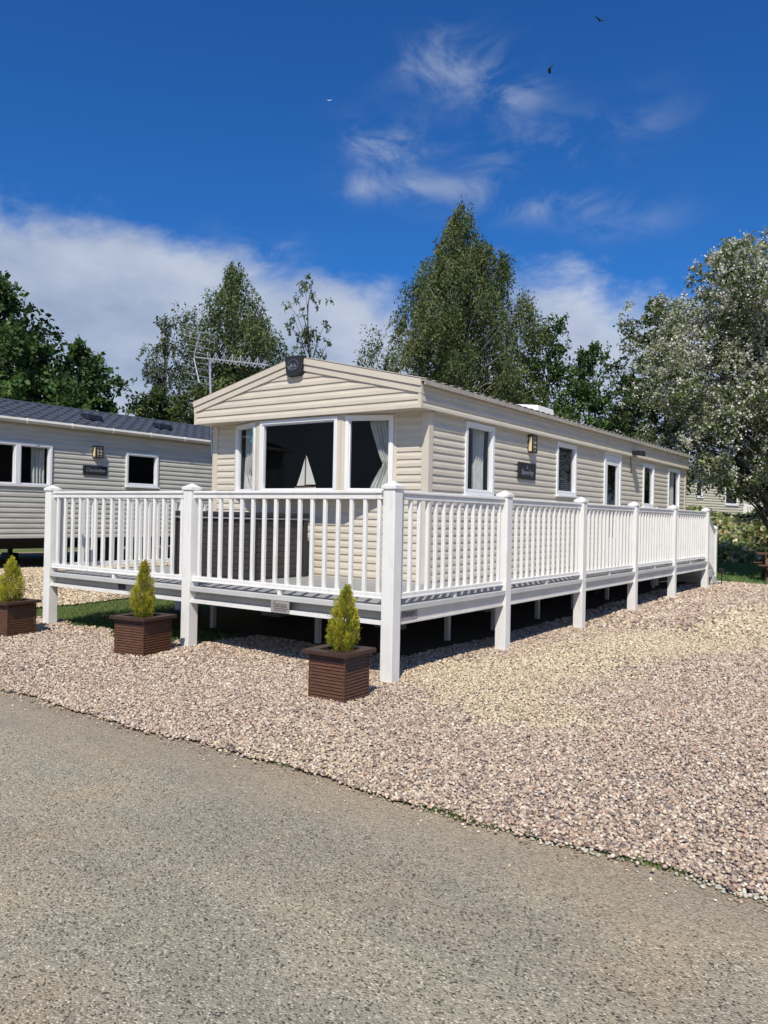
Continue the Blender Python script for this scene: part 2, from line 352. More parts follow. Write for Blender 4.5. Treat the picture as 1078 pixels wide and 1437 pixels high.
# stray stones on the road beside the edge
n = 500; x = rng.uniform(-6, 4.6, n); y = -2.52-rng.exponential(.09, n); r = rng.uniform(.004, .011, n)
P_.append(np.stack([x, y, np.full(n, -.006)], 1)); R_.append(r)
P = np.concatenate(P_); Rr = np.concatenate(R_)
vn = vnoise(P[:, 0], P[:, 1], .55)
band = np.exp(-((P[:, 0]-(.65+.17*P[:, 1]))/.75)**2)*sst(-.3, .5, P[:, 1])+.9*np.exp(-(((P[:, 0]-1.6)/.8)**2+((P[:, 1]+.25)/.5)**2))
yel = np.clip(band*1.35+vn*.8-.14, 0, .92)*sst(13, 8, P[:, 1])
stones('gravel', P, Rr, yel, M_STONE)
n = 26000; x, y = scatter(n, -10.4, -7.5, -.2, 9); k = in_zone(x, y, 0, 30) & (x < -7.55+.25*np.sin(y*1.7)+rng.normal(0, .1, n)); x, y = x[k], y[k]; r = rng.uniform(.016, .028, len(x))
stones('pale_gravel', np.stack([x, y, gh(x, y)+.004], 1), r, np.full(len(x), .8), M_STONE)

x = np.concatenate([rng.normal(c, s, k) for c, s, k in ((2.35, .25, 30), (2.9, .10, 30), (3.55, .12, 60), (.4, .3, 12), (-2.2, .25, 14), (4.1, .2, 16))]); n = len(x); y = -2.5+.03*np.sin(x*2.3)+.016*np.sin(x*6.1+1)+.012*np.sin(x*15.7)-.02+rng.normal(0, .018, n)
P = np.stack([x, y, np.full(n, -.002)], 1); PAL_ = PAL; PAL = np.array([(.60,.57,.48),(.52,.49,.40),(.36,.37,.28),(.50,.46,.38)]); stones('pale_edge_chips', P, rng.uniform(.006, .014, n), np.zeros(n), M_STONE); PAL = PAL_
# grass --------------------------------------------------------------
def grass(name, x, y, h, w, tint=(1, 1, 1)):
    n = len(x); z = gh(x, y)-.03
    a = rng.uniform(0, 2*math.pi, n); dx = np.cos(a)*w; dy = np.sin(a)*w
    hh = h*rng.uniform(.5, 1.2, n); lx = rng.normal(0, .45, n)*hh; ly = rng.normal(0, .45, n)*hh
    V = np.stack([np.stack([x-dx, y-dy, z], 1), np.stack([x+dx, y+dy, z], 1), np.stack([x+lx, y+ly, z+hh], 1)], 1)
    F = np.arange(n*3).reshape(n, 3)
    c = np.array([(.13,.20,.05),(.17,.24,.07),(.23,.27,.11),(.09,.15,.04)])[rng.integers(0, 4, n)]*rng.uniform(.8, 1.25, (n, 1))*np.array(tint)
    o = np_mesh(name, V.reshape(-1, 3), F, M_LEAF, col=np.repeat(c, 3, 0)); return tag(o, kind='stuff')
n = 150000; x, y = scatter(n, -11, -2.7, -.5, 7.5)
le = .1+.16*np.sin(x*1.9+.5)+.05*np.sin(x*6)+np.where((x > -5.4) & (x < -4.2), .25*np.sin((x+5.4)/1.2*math.pi), 0)-.35*sst(-6.2, -7.5, x)
k = (y > le-.02) & (x > -7.6+rng.normal(0, .08, n)) & (x < -2.9+rng.normal(0, .1, n)) & ~((x > -5.5) & (y > 1.15+rng.normal(0, .1, n))); grass('grass', x[k], y[k], .055, .005)
for cx_, sx_, nn_ in ((2.3, .22, 700), (3.2, .12, 260), (-4.6, .3, 260), (.9, .2, 160)):
    x = rng.normal(cx_, sx_, nn_); y = -2.49+.03*np.sin(x*2.3)+rng.normal(0, .022, nn_); tf = grass('edge_moss', x, y, .022, .004, (1.0, .95, .9)); tf.location.z = .026
n = 60000; x, y = scatter(n, -4, 6, 14.8, 26); grass('rough_grass', x, y, .09, .014, (1.0, 1.1, 1.15))

# ------------------------------------------------------------------ siding
def siding(mb, P0, U, Nn, z0, z1, rng_fn, holes=(), course=.10, prot=.014):
    """courses along U from P0, outward normal Nn ; holes (u0,u1,z0,z1)"""
    P0 = Vector((P0[0], P0[1], 0)); U = Vector((U[0], U[1], 0)).normalized(); Nn = Vector((Nn[0], Nn[1], 0)).normalized()
    def pt(u, z, o): p = P0+U*u+Nn*o; return (p.x, p.y, z)
    kk = range(int((z1-z0)/course)+2); PF = ((0, 1.0), (.06, 1.12), (.44, 1.0), (.74, .12), (1, 0))
    zs = sorted(set([z0, z1]+[round(z0+(k+f)*course, 4) for k in kk for f in (0, .06, .44, .74) if z0+(k+f)*course < z1-1e-4]+[h[2] for h in holes if z0 < h[2] < z1]+[h[3] for h in holes if z0 < h[3] < z1]))
    def off(z, top):
        f = ((z-z0) % course)/course
        if top and f < 1e-4: f = 1
        if f > .998 or (f < .002): f = 1 if top else 0
        # double profile: slope then crease
        return prot*float(np.interp(f, [q[0] for q in PF], [q[1] for q in PF]))
    for a, b in zip(zs[:-1], zs[1:]):
        if b-a < 1e-4: continue
        m = (a+b)/2
        iv = [(0, 1)]
        la, ra = rng_fn(a); lb, rb = rng_fn(b)
        if rb-lb < 1e-3 and ra-la < 1e-3: continue
        cuts = [h for h in holes if h[2] < m < h[3]]
        segs = []
        if not cuts: segs = [(la, ra, lb, rb)]
        else:
            cur = la
            for h in sorted(cuts):
                if h[0] > cur: segs.append((cur, h[0], cur, h[0]))
                cur = max(cur, h[1])
            if cur < ra: segs.append((cur, ra, cur, ra))
        oa, ob = off(a, False), off(b, True)
        for s in segs:
            mb.quad(pt(s[0], a, oa), pt(s[1], a, oa), pt(s[3], b, ob), pt(s[2], b, ob))
            if ((a-z0) % course) < 1e-3 or course-((a-z0) % course) < 1e-3: mb.quad(pt(s[0], a, 0), pt(s[1], a, 0), pt(s[1], a, oa), pt(s[0], a, oa))

def local(P0, U, Nn):
    P0 = Vector(P0); U = Vector((U[0], U[1], 0)).normalized(); Nn = Vector((Nn[0], Nn[1], 0)).normalized()
    return lambda u, n, z: tuple(P0+U*u+Nn*n+Vector((0, 0, z)))
def lbox(mb, T, u0, u1, n0, n1, z0, z1):
    mb.hexa([T(u0, n1, z0), T(u1, n1, z0), T(u1, n0, z0), T(u0, n0, z0), T(u0, n1, z1), T(u1, n1, z1), T(u1, n0, z1), T(u0, n0, z1)])
def window(root, T, u0, u1, z0, z1, fr=.055, name='window', mull=(), sill=False, proud=.03):
    """frame sits around u0..u1 x z0..z1 ; glass recessed"""
    mb = MB()
    lbox(mb, T, u0, u1, -.05, proud, z1-fr, z1); lbox(mb, T, u0, u1, -.05, proud, z0, z0+fr)
    lbox(mb, T, u0, u0+fr, -.05, proud, z0+fr, z1-fr); lbox(mb, T, u1-fr, u1, -.05, proud, z0+fr, z1-fr)
    for m in mull: lbox(mb, T, m-.03, m+.03, -.05, proud-.004, z0+fr, z1-fr)
    # inner casement bead
    g = .02
    for (a, b, c, d) in ((u0+fr, u1-fr, z1-fr-g, z1-fr), (u0+fr, u1-fr, z0+fr, z0+fr+g)): lbox(mb, T, a, b, -.045, proud-.016, c, d)
    for (a, b, c, d) in ((u0+fr, u0+fr+g, z0+fr+g, z1-fr-g), (u1-fr-g, u1-fr, z0+fr+g, z1-fr-g)): lbox(mb, T, a, b, -.045, proud-.016, c, d)
    if sill: lbox(mb, T, u0-.02, u1+.02, 0, proud+.035, z0-.03, z0-.002)
    w = mb.build(name, M_FRAME, root, bevel=.003)
    g = MB(); g.quad(T(u0+fr, -.02, z0+fr), T(u1-fr, -.02, z0+fr), T(u1-fr, -.02, z1-fr), T(u0+fr, -.02, z1-fr))
    g.build('pane', M_GLASS, w)
    return w
def curtain(T, u0, u1, z0, z1, depth, label, gather=None, side='l', group='curtains behind the windows', mat=None, folds=7):
    """wavy fabric with thickness; gather=(z, width) ties it"""
    nu, nz = 40, 26; V = []; F = []
    for off in (0, -.006):
        for j in range(nz):
            z = z1+(z0-z1)*j/(nz-1)
            w = u1-u0
            if gather:
                gz, gw = gather; t = min(1, abs(z-gz)/(.55 if z > gz else .35)); t = t**.8
                w = gw+(w-gw)*t
            for i_ in range(nu):
                f = i_/(nu-1)
                u = (u0+w*f) if side == 'l' else (u1-w*(1-f))
                d = depth+.025*math.sin(f*folds*2*math.pi+.6*math.sin(z*3))+.01*math.sin(f*31+z*2)
                V.append(T(u, -(d-off), z))
    for l in range(2):
        for j in range(nz-1):
            for i_ in range(nu-1):
                a = l*nu*nz+j*nu+i_; F.append((a, a+1, a+nu+1, a+nu))
    me = bpy.data.meshes.new('curtain'); me.from_pydata(V, [], F); me.materials.append(mat or M_CURT)
    me.polygons.foreach_set('use_smooth', [True]*len(me.polygons))
    o = bpy.data.objects.new('curtain', me); link(o); return tag(o, label, 'curtain', group)

# text
def text_mesh(txt, size, name, mat, parent, M4, extrude=.001, shear=0.0):
    c = bpy.data.curves.new('txt', 'FONT'); c.body = txt; c.size = size; c.extrude = extrude; c.align_x = 'CENTER'; c.align_y = 'CENTER'; c.shear = shear
    o = bpy.data.objects.new('txt', c); COL.objects.link(o)
    dg = bpy.context.evaluated_depsgraph_get(); me = bpy.data.meshes.new_from_object(o.evaluated_get(dg))
    bpy.data.objects.remove(o); me.transform(M4); me.materials.clear(); me.materials.append(mat)
    r = bpy.data.objects.new(name, me); link(r, parent); return r
def frame_mat(loc, U, Nn):  # text plane: x along U, y up, z along N
    U = Vector(U).normalized(); Nn = Vector(Nn).normalized(); Zz = Vector((0, 0, 1))
    return Matrix(((U.x, Zz.x, Nn.x, loc[0]), (U.y, Zz.y, Nn.y, loc[1]), (U.z, Zz.z, Nn.z, loc[2]), (0, 0, 0, 1)))

# ------------------------------------------------------------------ main caravan
XR, XL, Y0, Y1 = -1.114, -5.135, 2.382, 14.98
ZB, ZW, ZE = .66, 2.985, 3.334
XC = -3.125; ZR = 3.821; GX0, GX1, GY = -5.217, -1.032, 2.057
van = empty('static_caravan', (XC, Y0, 0), 0, 'cream clad static caravan with a bow front window, standing inside the white railed veranda', 'caravan')
van_inv = Matrix.Translation((-XC, -Y0, 0))
def to_local(o, inv):
    o.data.transform(inv)
VP = []  # parts
TS = local((XR, 0, 0), (0, 1, 0), (1, 0, 0))     # side wall: u = world y
side_w = [(3.33, 4.19, 1.93, 2.955), (6.53, 7.42, 2.03, 2.955), (11.38, 12.18, 1.93, 2.90), (13.37, 14.38, 1.93, 2.92)]
door = (8.88, 9.86, .72, 3.03-.05)
mb = MB()
siding(mb, (XR, 0), (0, 1), (1, 0), ZB, ZW, lambda z: (Y0, Y1), [(a, b, c, d) for a, b, c, d in side_w]+[door], .10, .011)
for (a, b, c, d) in side_w: pass
# far end and left walls
siding(mb, (XL, 0), (0, 1), (-1, 0), ZB, ZE, lambda z: (Y0, Y1), [], .10, .016)
siding(mb, (0, Y1), (1, 0), (0, 1), ZB, ZE, lambda z: (XL, XR), [], .10, .016)
# front wall beside / under the bow window
bx = [(-4.66, Y0), (-3.92, Y0-.265), (-2.34, Y0-.265), (-1.60, Y0)]; BZ = 1.84
siding(mb, (0, Y0), (1, 0), (0, -1), ZB, 3.0, lambda z: (XL, XR), [(bx[0][0], bx[3][0], BZ, 3.0)], .10, .011)
body = mb.build('body', M_CREAM, van)
# frieze band over the side
mb = MB()
siding(mb, (GX1-.004, 0), (0, 1), (1, 0), 2.975, ZE-.005, lambda z: (GY+.02, Y1), [], .09, .012)
mb.box(XR+.001, GX1-.006, GY+.35, Y1, 2.965, ZE-.01)
mb.build('frieze', M_CREAM, van)
# corner posts
mb = MB(); 
def lcorner(xa, xb, ya, yb, s):  # L-shaped corner trim as one prism
    x_o, x_i = xa, xb; pts = [(x_o, ya), (x_o, yb), (x_o-s*.023, yb), (x_o-s*.023, ya+.023), (x_i, ya+.023), (x_i, ya)]
    m = MB(); m.v += [(x, y, ZB) for x, y in pts]+[(x, y, 2.97) for x, y in pts]
    m.f += [(0,1,2,3,4,5), (11,10,9,8,7,6)]+[(i, (i+1) % 6, (i+1) % 6+6, i+6) for i in range(6)]
    return m.build('corner_trim', M_CREAMTRIM, van, bevel=.004)
lcorner(XR+.022, XR-.09, Y0-.022, Y0+.09, 1); lcorner(XL-.022, XL+.09, Y0-.022, Y0+.09, -1)
MB().box(XR-.02, XR+.024, Y1-.08, Y1+.02, ZB, 2.97).build('corner_trim', M_CREAMTRIM, van, bevel=.004)
# hood (gable overhang)
hood = MB()
def roofz(x): return ZE+(ZR-ZE)*(1-abs(x-XC)/(GX1-XC))
BD = .175
def grange(z):
    zr = z+BD-.02
    if zr <= ZE: return (GX0, GX1)
    w = (ZR-zr)/(ZR-ZE)*(GX1-XC); w = max(w, 0); return (XC-w, XC+w)
siding(hood, (0, GY), (1, 0), (0, -1), 2.976, ZR-BD+.01, grange, [], .107, .012)
hood.quad((GX0, GY, 2.976), (GX1, GY, 2.976), (GX1, Y0, 2.976), (GX0, Y0, 2.976))
hood.quad((GX0, GY, 2.976), (GX0, Y0+.5, 2.976), (GX0, Y0+.5, ZE), (GX0, GY, ZE))
hood.build('gable_hood', M_CREAM, van)
for q in (GX1-.03, GX0-.016): MB().box(q, q+.046, GY-.022, GY+.03, 2.97, ZE-.01).build('hood_corner_trim', M_CREAMTRIM, van, bevel=.003)
# barge boards, two tiers each side
mb = MB()
for sgn, xe in ((1, GX1+.02), (-1, GX0-.02)):
    for t0, t1, pr_ in ((0, .085, .045), (.088, BD, .028)):
        za, zb = roofz(xe), ZR
        P = [(XC, GY-pr_, zb-t1), (xe, GY-pr_, za-t1), (xe, GY+.02, za-t1), (XC, GY+.02, zb-t1), (XC, GY-pr_, zb-t0), (xe, GY-pr_, za-t0), (xe, GY+.02, za-t0), (XC, GY+.02, zb-t0)]
        if sgn < 0: P = [P[1], P[0], P[3], P[2], P[5], P[4], P[7], P[6]]
        mb.hexa(P)
mb.build('barge_board', M_CREAMTRIM, van, bevel=.003)
# roof
mb = MB(); ov = .07
nseg = 120
for sgn, xe in ((1, GX1+ov), (-1, GX0-ov)):
    ze = roofz(xe)
    ys = np.linspace(GY-.04, Y1+.06, nseg)
    for k in range(nseg-1):
        za = .018*(k % 2); zb = .018*((k+1) % 2)
        p = [(XC, ys[k], ZR+.012+za), (XC, ys[k+1], ZR+.012+zb), (xe, ys[k+1], ze+.012+zb), (xe, ys[k], ze+.012+za)]
        mb.quad(*(p if sgn < 0 else p[::-1]))
    mb.hexa([(min(xe, XC), GY-.03, -.02+(ze if xe < XC else ZR)), (max(xe, XC), GY-.03, -.02+(ZR if xe < XC else ze)), (max(xe, XC), Y1+.05, -.02+(ZR if xe < XC else ze)), (min(xe, XC), Y1+.05, -.02+(ze if xe < XC else ZR)),
             (min(xe, XC), GY-.03, .008+(ze if xe < XC else ZR)), (max(xe, XC), GY-.03, .008+(ZR if xe < XC else ze)), (max(xe, XC), Y1+.05, .008+(ZR if xe < XC else ze)), (min(xe, XC), Y1+.05, .008+(ze if xe < XC else ZR))])
mb.build('roof', M_ROOFT, van)
mb = MB(); xe = GX1+ov
mb.box(xe-.012, xe+.012, GY-.02, Y1+.04, roofz(xe)-.055, roofz(xe)+.004); mb.box(GX1+.012, xe-.012, GY, Y1, roofz(xe)-.055, roofz(xe)-.045)
mb.build('gutter', M_ROOFT, van)
# bow window
pan = [(bx[0], bx[1]), (bx[1], bx[2]), (bx[2], bx[3])]
trim = MB()
for idx, (a, b) in enumerate(pan):
    U = Vector((b[0]-a[0], b[1]-a[1], 0)); Ln = U.length; Nn = Vector((U.y, -U.x, 0)).normalized()
    T = local((a[0], a[1], 0), U, Nn)
    m0, m1 = ((.05, .06), (.06, .06), (.06, .05))[idx]
    window(van, T, m0, Ln-m1, 1.90, 2.955, .05, 'front_window')
    lbox(trim, T, 0, m0-.002, -.06, .012, BZ, 2.974); lbox(trim, T, Ln-m1+.002, Ln, -.06, .0125, BZ, 2.9745)
    lbox(trim, T, m0-.002, Ln-m1+.002, -.06, .010, BZ+.001, 1.898); lbox(trim, T, m0-.002, Ln-m1+.002, -.06, .006, 2.957, 2.973)
    if idx == 0: T0 = T; L0 = Ln
    if idx == 1: T1 = T; L1 = Ln
    if idx == 2: T2 = T; L2 = Ln
trim.quad((bx[0][0], bx[0][1], BZ), (bx[1][0], bx[1][1], BZ), (bx[2][0], bx[2][1], BZ), (bx[3][0], bx[3][1], BZ))
trim.build('bow_panel', M_CREAMTRIM, van)
mb = MB(); n0 = len(mb.v)
for z in (1.90-.03, 1.90-.001):
    mb.v += [(bx[0][0], bx[0][1]+.05, z), (bx[1][0], bx[1][1]+.06, z), (bx[2][0], bx[2][1]+.06, z), (bx[3][0], bx[3][1]+.05, z), (bx[3][0], Y0+.25, z), (bx[0][0], Y0+.25, z)]
mb.f += [(0,1,2,3,4,5), (11,10,9,8,7,6)]+[(i, (i+1) % 6, (i+1) % 6+6, i+6) for i in range(6)]
mb.build('window_board', mat_plain('inner_sill', (.35, .31, .26), .5), van)
# side windows, door
for k, (a, b, c, d) in enumerate(side_w):
    window(van, TS, a, b, c, d, .06, 'side_window', sill=True)
mb = MB(); a, b, c, d = door
lbox(mb, TS, a, b, -.05, .035, d-.06, d); lbox(mb, TS, a, a+.07, -.05, .035, c, d-.06); lbox(mb, TS, b-.07, b, -.05, .035, c, d-.06)
df = mb.build('door', M_FRAME, van, bevel=.003)
mb = MB(); lbox(mb, TS, a+.075, b-.075, -.03, .015, c, 1.25); lbox(mb, TS, a+.075, a+.2, -.03, .015, 1.25, d-.26); lbox(mb, TS, b-.2, b-.075, -.03, .015, 1.25, d-.26); lbox(mb, TS, a+.075, b-.075, -.03, .015, d-.26, d-.065)
mb.build('door_leaf', M_FRAME, df, bevel=.003)
mb = MB(); mb.quad(TS(a+.2, -.005, 1.25), TS(b-.2, -.005, 1.25), TS(b-.2, -.005, d-.26), TS(a+.2, -.005, d-.26)); mb.build('pane', M_GLASS, df)
mb = MB(); lbox(mb, TS, b-.16, b-.13, .015, .06, 1.62, 1.80); lbox(mb, TS, b-.25, b-.13, .05, .065, 1.72, 1.745); mb.build('handle', M_ALU, df)
# dark inner lining so the rooms read dark, floor pan, chassis, wheels
mb = MB(); mb.box(XL+.05, XR-.9, Y0+1.5, Y1-.1, .8, 3.2); mb.box(XR-.9, XR-.88, Y0+.9, Y0+1.5, .8, 3.2); mb.build('dark_room_liner', M_DARK, van)
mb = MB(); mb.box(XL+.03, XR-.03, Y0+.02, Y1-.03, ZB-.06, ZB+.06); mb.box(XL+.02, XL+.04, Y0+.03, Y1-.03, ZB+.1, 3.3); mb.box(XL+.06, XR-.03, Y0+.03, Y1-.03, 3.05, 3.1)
mb.build('floor_pan_dark_liner', M_DARK, van)
mb = MB()
for x in (XL+.9, XR-.9): mb.box(x-.05, x+.05, Y0+.1, Y1-.2, ZB-.26, ZB-.06)
for y in np.arange(Y0+.3, Y1, 1.5): mb.box(XL+.1, XR-.1, y-.03, y+.03, ZB-.16, ZB-.061)
mb.build('chassis', M_CHASSIS, van)
for x in (XL+.35, XR-.35):
    for y in (8.6, 9.4):
        w = MB().tube([(x-.09, y, .32), (x+.09, y, .32)], .30, 20).build('wheel', M_TYRE, van, bevel=.02)
for x in (XL+.9, XR-.9):
    for y in (2.9, 5.5, 8.0, 11.0, 13.8):
        h = G(x, y); m = MB(); m.box(x-.2, x+.2, y-.11, y+.11, h-.02, h+.2); m.box(x-.04, x+.04, y-.04, y+.04, h+.2, .42); m.build('support_stand', M_BLOCK, van)
# roof vent (white box on roof)
h = roofz(-2.2); mb = MB(); mb.hexa([(-2.45, 7.6, roofz(-2.45)-.0), (-1.95, 7.6, roofz(-1.95)), (-1.95, 8.45, roofz(-1.95)), (-2.45, 8.45, roofz(-2.45)), (-2.42, 7.65, roofz(-2.45)+.17), (-1.98, 7.65, roofz(-1.95)+.24), (-1.98, 8.4, roofz(-1.95)+.24), (-2.42, 8.4, roofz(-2.45)+.17)])
mb.build('roof_vent', M_FRAME, van, bevel=.02)
# badge on gable apex
mb = MB(); y = GY-.05
pts = [(-.165, ZR+.015), (.175, ZR-.0), (.15, ZR-.24), (.10, ZR-.275), (-.09, ZR-.28), (-.13, ZR-.24)]
nb = len(pts)
mb.v += [(XC+px, y-.03, pz) for px, pz in pts]+[(XC+px, y+.06, pz) for px, pz in pts]
mb.f += [tuple(range(nb))[::-1], tuple(range(nb, 2*nb))]+[(i, (i+1) % nb, (i+1) % nb+nb, i+nb) for i in range(nb)]
badge = mb.build('name_badge', M_SLATE, van, bevel=.006)
mb = MB(); cz = ZR-.125
mb.tube([(XC+.095*math.cos(t), y-.034, cz+.075*math.sin(t)) for t in np.linspace(0, 2*math.pi, 24, endpoint=False)], .005, 5, True)
for (px, s) in ((-.035, .05), (.03, .04)):
    mb.v += [(XC+px-s, y-.033, cz-.03), (XC+px+s, y-.033, cz-.03), (XC+px, y-.033, cz+s*.7)]; nn = len(mb.v); mb.f.append((nn-3, nn-2, nn-1))
mb.box(XC-.07, XC+.07, y-.034, y-.031, cz-.055, cz-.045)
mb.build('emblem', mat_plain('emblem_ink', (.12, .14, .17), .5), badge)
# turquoise sticker inside the front left window
mb = MB(); lbox(mb, T0, L0-.33, L0-.13, -.030, -.026, 2.68, 2.90); mb.build('window_sticker', M_STICKER, van)
# move the children so that the Empty is at its base
def rebase(root):
    inv = root.matrix_basis.inverted()
    for ch in root.children:
        if ch.type == 'MESH' and not ch.get('_rb'):
            ch.data.transform(inv); ch['_rb'] = 1
            for g in ch.children:
                if not g.get('_rb'): g.data.transform(inv); g['_rb'] = 1
    for ch in root.children_recursive:
        if '_rb' in ch: del ch['_rb']
rebase(van)
# things inside the windows
curtain(T0, .10, .62, 1.91, 2.93, .12, 'grey tied back curtain in the narrow left window of the bow front', (2.18, .2), 'l')
curtain(T2, L2-.42, L2-.08, 1.91, 2.93, .12, 'grey curtain at the right edge of the bow front window', (2.3, .14), 'r')
curtain(TS, 3.80, 4.10, 1.94, 2.93, .12, 'grey curtain in the tall side window nearest the front corner', None, 'r', folds=4)
curtain(TS, 14.0, 14.3, 1.94, 2.90, .12, 'grey curtain in the last side window of the cream caravan', None, 'r', folds=4)
def blind(T, u0, u1, z0, z1, label):
    mb = MB(); z = z1
    while z > z0:
        mb.hexa([T(u0, -.11, z-.022), T(u1, -.11, z-.022), T(u1, -.14, z-.002), T(u0, -.14, z-.002), T(u0, -.11, z-.019), T(u1, -.11, z-.019), T(u1, -.14, z+.001), T(u0, -.14, z+.001)]); z -= .035
    o = mb.build('window_blind', M_BLIND); return tag(o, label, 'blind')
blind(TS, 6.6, 7.35, 2.10, 2.9, 'dark slatted blind behind the second side window, beside the slate sign')
# model boat on the inner sill
bt = empty('model_boat', (-3.10, 2.26, 1.90), 0, 'toy sailing boat with two cream sails standing inside the middle front window', 'model boat')
def loft(secs):
    mb = MB(); n = len(secs[0])
    for s in secs: mb.v += [tuple(p) for p in s]
    for i in range(len(secs)-1):
        for k in range(n-1): a = i*n+k; mb.f.append((a, a+1, a+n+1, a+n))
    mb.f.append(tuple(range(n))); mb.f.append(tuple(range((len(secs)-1)*n, len(secs)*n))[::-1])
    return mb
secs = []
for t in np.linspace(-1, 1, 11):
    w = .045*max(.03, (1-abs(t)**2.4)); x = t*.20; kz = .02+.015*t*t
    secs.append([(x, -w, .085+.012*t*t), (x, -w*.8, kz+.02), (x, 0, kz), (x, w*.8, kz+.02), (x, w, .085+.012*t*t), (x, 0, .087+.012*t*t)])
loft(secs).build('hull', M_HULL, bt, smooth=False)
MB().tube([(0, 0, .08), (0, 0, .56)], .005, 6).build('mast', M_WOODD, bt)
def sail(pts):
    mb = MB(); mb.v += [(x, -.004, z) for x, z in pts]+[(x, .004, z) for x, z in pts]; n = len(pts)
    mb.f += [tuple(range(n))[::-1], tuple(range(n, 2*n))]+[(i, (i+1) % n, (i+1) % n+n, i+n) for i in range(n)]; return mb
sail([(.012, .13), (.19, .13), (.12, .30), (.014, .54)]).build('sail', M_SAIL, bt)
sail([(-.014, .12), (-.16, .11), (-.09, .28), (-.014, .50)]).build('sail', M_SAIL, bt)
mb = MB(); mb.box(-.09, .10, -.022, .022, .088, .115); mb.build('cabin', M_WOODD, bt)
mb = MB(); mb.box(-.06, .06, -.03, .03, 0, .03); mb.build('stand', M_WOODD, bt)

# wall lamp, slate sign, flood light
def wall_lamp(T, u, z0, z1, w, d, label):
    root = empty('wall_lamp', T(u, 0, z0), 0, label, 'wall lamp', 'brick-grid wall lamps')
    mb = MB(); fr = .022
    for (a, b) in ((u-w/2, u-w/2+fr), (u+w/2-fr, u+w/2)):
        lbox(mb, T, a, b, d-fr, d, z0+fr, z1-fr); lbox(mb, T, a, b, .001, fr, z0+fr, z1-fr)
    lbox(mb, T, u-w/2, u+w/2, .001, d+.006, z1-fr, z1); lbox(mb, T, u-w/2, u+w/2, .001, d+.006, z0, z0+fr)
    for k in (1, 2, 3):
        z = z0+(z1-z0)*k/4; lbox(mb, T, u-w/2+fr, u+w/2-fr, d-.008, d-.001, z-.005, z+.005)
    lbox(mb, T, u-.005, u+.005, d-.009, d-.0015, z0+fr, z1-fr)
    mb.build('cage', M_BLACK, root)
    mb = MB(); lbox(mb, T, u-w/2+.006, u+w/2-.006, .004, d-.012, z0+fr+.002, z1-fr-.002); mb.build('lamp_glass', M_LAMPG, root)
    rebase(root); return root
wall_lamp(TS, 5.45, 2.67, 2.95, .165, .10, 'black caged amber wall lamp above the square slate sign on the cream caravan')
sg = empty('slate_sign', (XR+.03, 5.30, 2.23), 0, 'square dark slate name sign below the wall lamp on the cream caravan', 'sign')
mb = MB(); mb.box(XR+.017, XR+.042, 4.98, 5.63, 2.235, 2.50); mb.build('slate', M_SLATE, sg, bevel=.012)
text_mesh('Beverley', .125, 'lettering', M_LETTER, sg, frame_mat((XR+.0435, 5.30, 2.34), (0, 1, 0), (1, 0, 0)), shear=.2)
mb = MB(); mb.box(XR+.0422, XR+.0445, 5.29, 5.30, 2.40, 2.46); mb.box(XR+.0421, XR+.0444, 5.25, 5.34, 2.405, 2.412); mb.build('crest', M_LETTER, sg)
rebase(sg)
# thin cable clipped below the flood light
fl = empty('flood_light', (XR, 10.42, 3.05), 0, 'small black security flood light under the eave of the cream caravan, right of the door', 'flood light')
mb = MB(); mb.box(XR+.01, XR+.07, 10.33, 10.41, 3.02, 3.12); mb.build('bracket', M_FRAME, fl, bevel=.01)
mb = MB(); mb.hexa([(XR+.08, 10.35, 3.02), (XR+.30, 10.35, 2.98), (XR+.30, 10.62, 2.98), (XR+.08, 10.62, 3.02), (XR+.07, 10.35, 3.10), (XR+.28, 10.35, 3.10), (XR+.28, 10.62, 3.10), (XR+.07, 10.62, 3.10)]); mb.build('lamp_head', M_BLACK, fl, bevel=.01)
MB().tube([(XR+.03, 10.40, 3.03), (XR+.035, 10.44, 2.92), (XR+.03, 10.50, 2.62)], .008, 5).build('cable', M_BLACK, fl)
rebase(fl)
# tv aerial: mast on the far side of the roof
ae = empty('tv_aerial', (-5.35, 2.5, 2.6), 0, 'silver rooftop television aerial with looped directors on a thin mast', 'aerial')
mb = MB(); mb.tube([(-5.32, 2.5, 2.55), (-5.42, 2.5, 4.06)], .018, 8); mb.box(-5.34, -5.13, 2.48, 2.52, 2.9, 2.94); mb.build('mast', M_ALU, ae)
bm = Vector((1.16, .25, -.18)).normalized(); bs = Vector((-5.75, 2.45, 4.16))
mb = MB(); mb.tube([bs, bs+bm*1.45], .012, 6); mb.tube([bs+bm*.4-Vector((0,0,.02)), (-5.42, 2.5, 4.04)], .02, 6); mb.build('boom', M_ALU, ae)
sidev = Vector((-bm.y, bm.x, 0)).normalized()
for k in range(7):
    c = bs+bm*(.36+.16*k); pts = []
    for t in np.linspace(0, 2*math.pi, 15):
        pts.append(c+sidev*(.11*math.sin(t))+Vector((0, 0, .075*math.sin(2*t)+.02))+bm*(.03*math.cos(t)))
    MB().tube(pts, .007, 5).build('director_loop', M_ALU, ae)
for sg_, zz in ((1, .42), (-1, -.42)):
    a = bs+Vector((0, 0, .02*sg_)); b = bs+bm*.08+Vector((.05, 0, zz))
    MB().tube([a, b], .010, 6).build('reflector_arm', M_ALU, ae)
    mb = MB()
    for t in (.15, .4, .7, 1.0):
        c = a.lerp(b, t); mb.tube([c-sidev*.22-bm*.12, c+sidev*.22+bm*.14], .005, 5)
    mb.build('reflector_rods', M_ALU, ae)
rebase(ae)

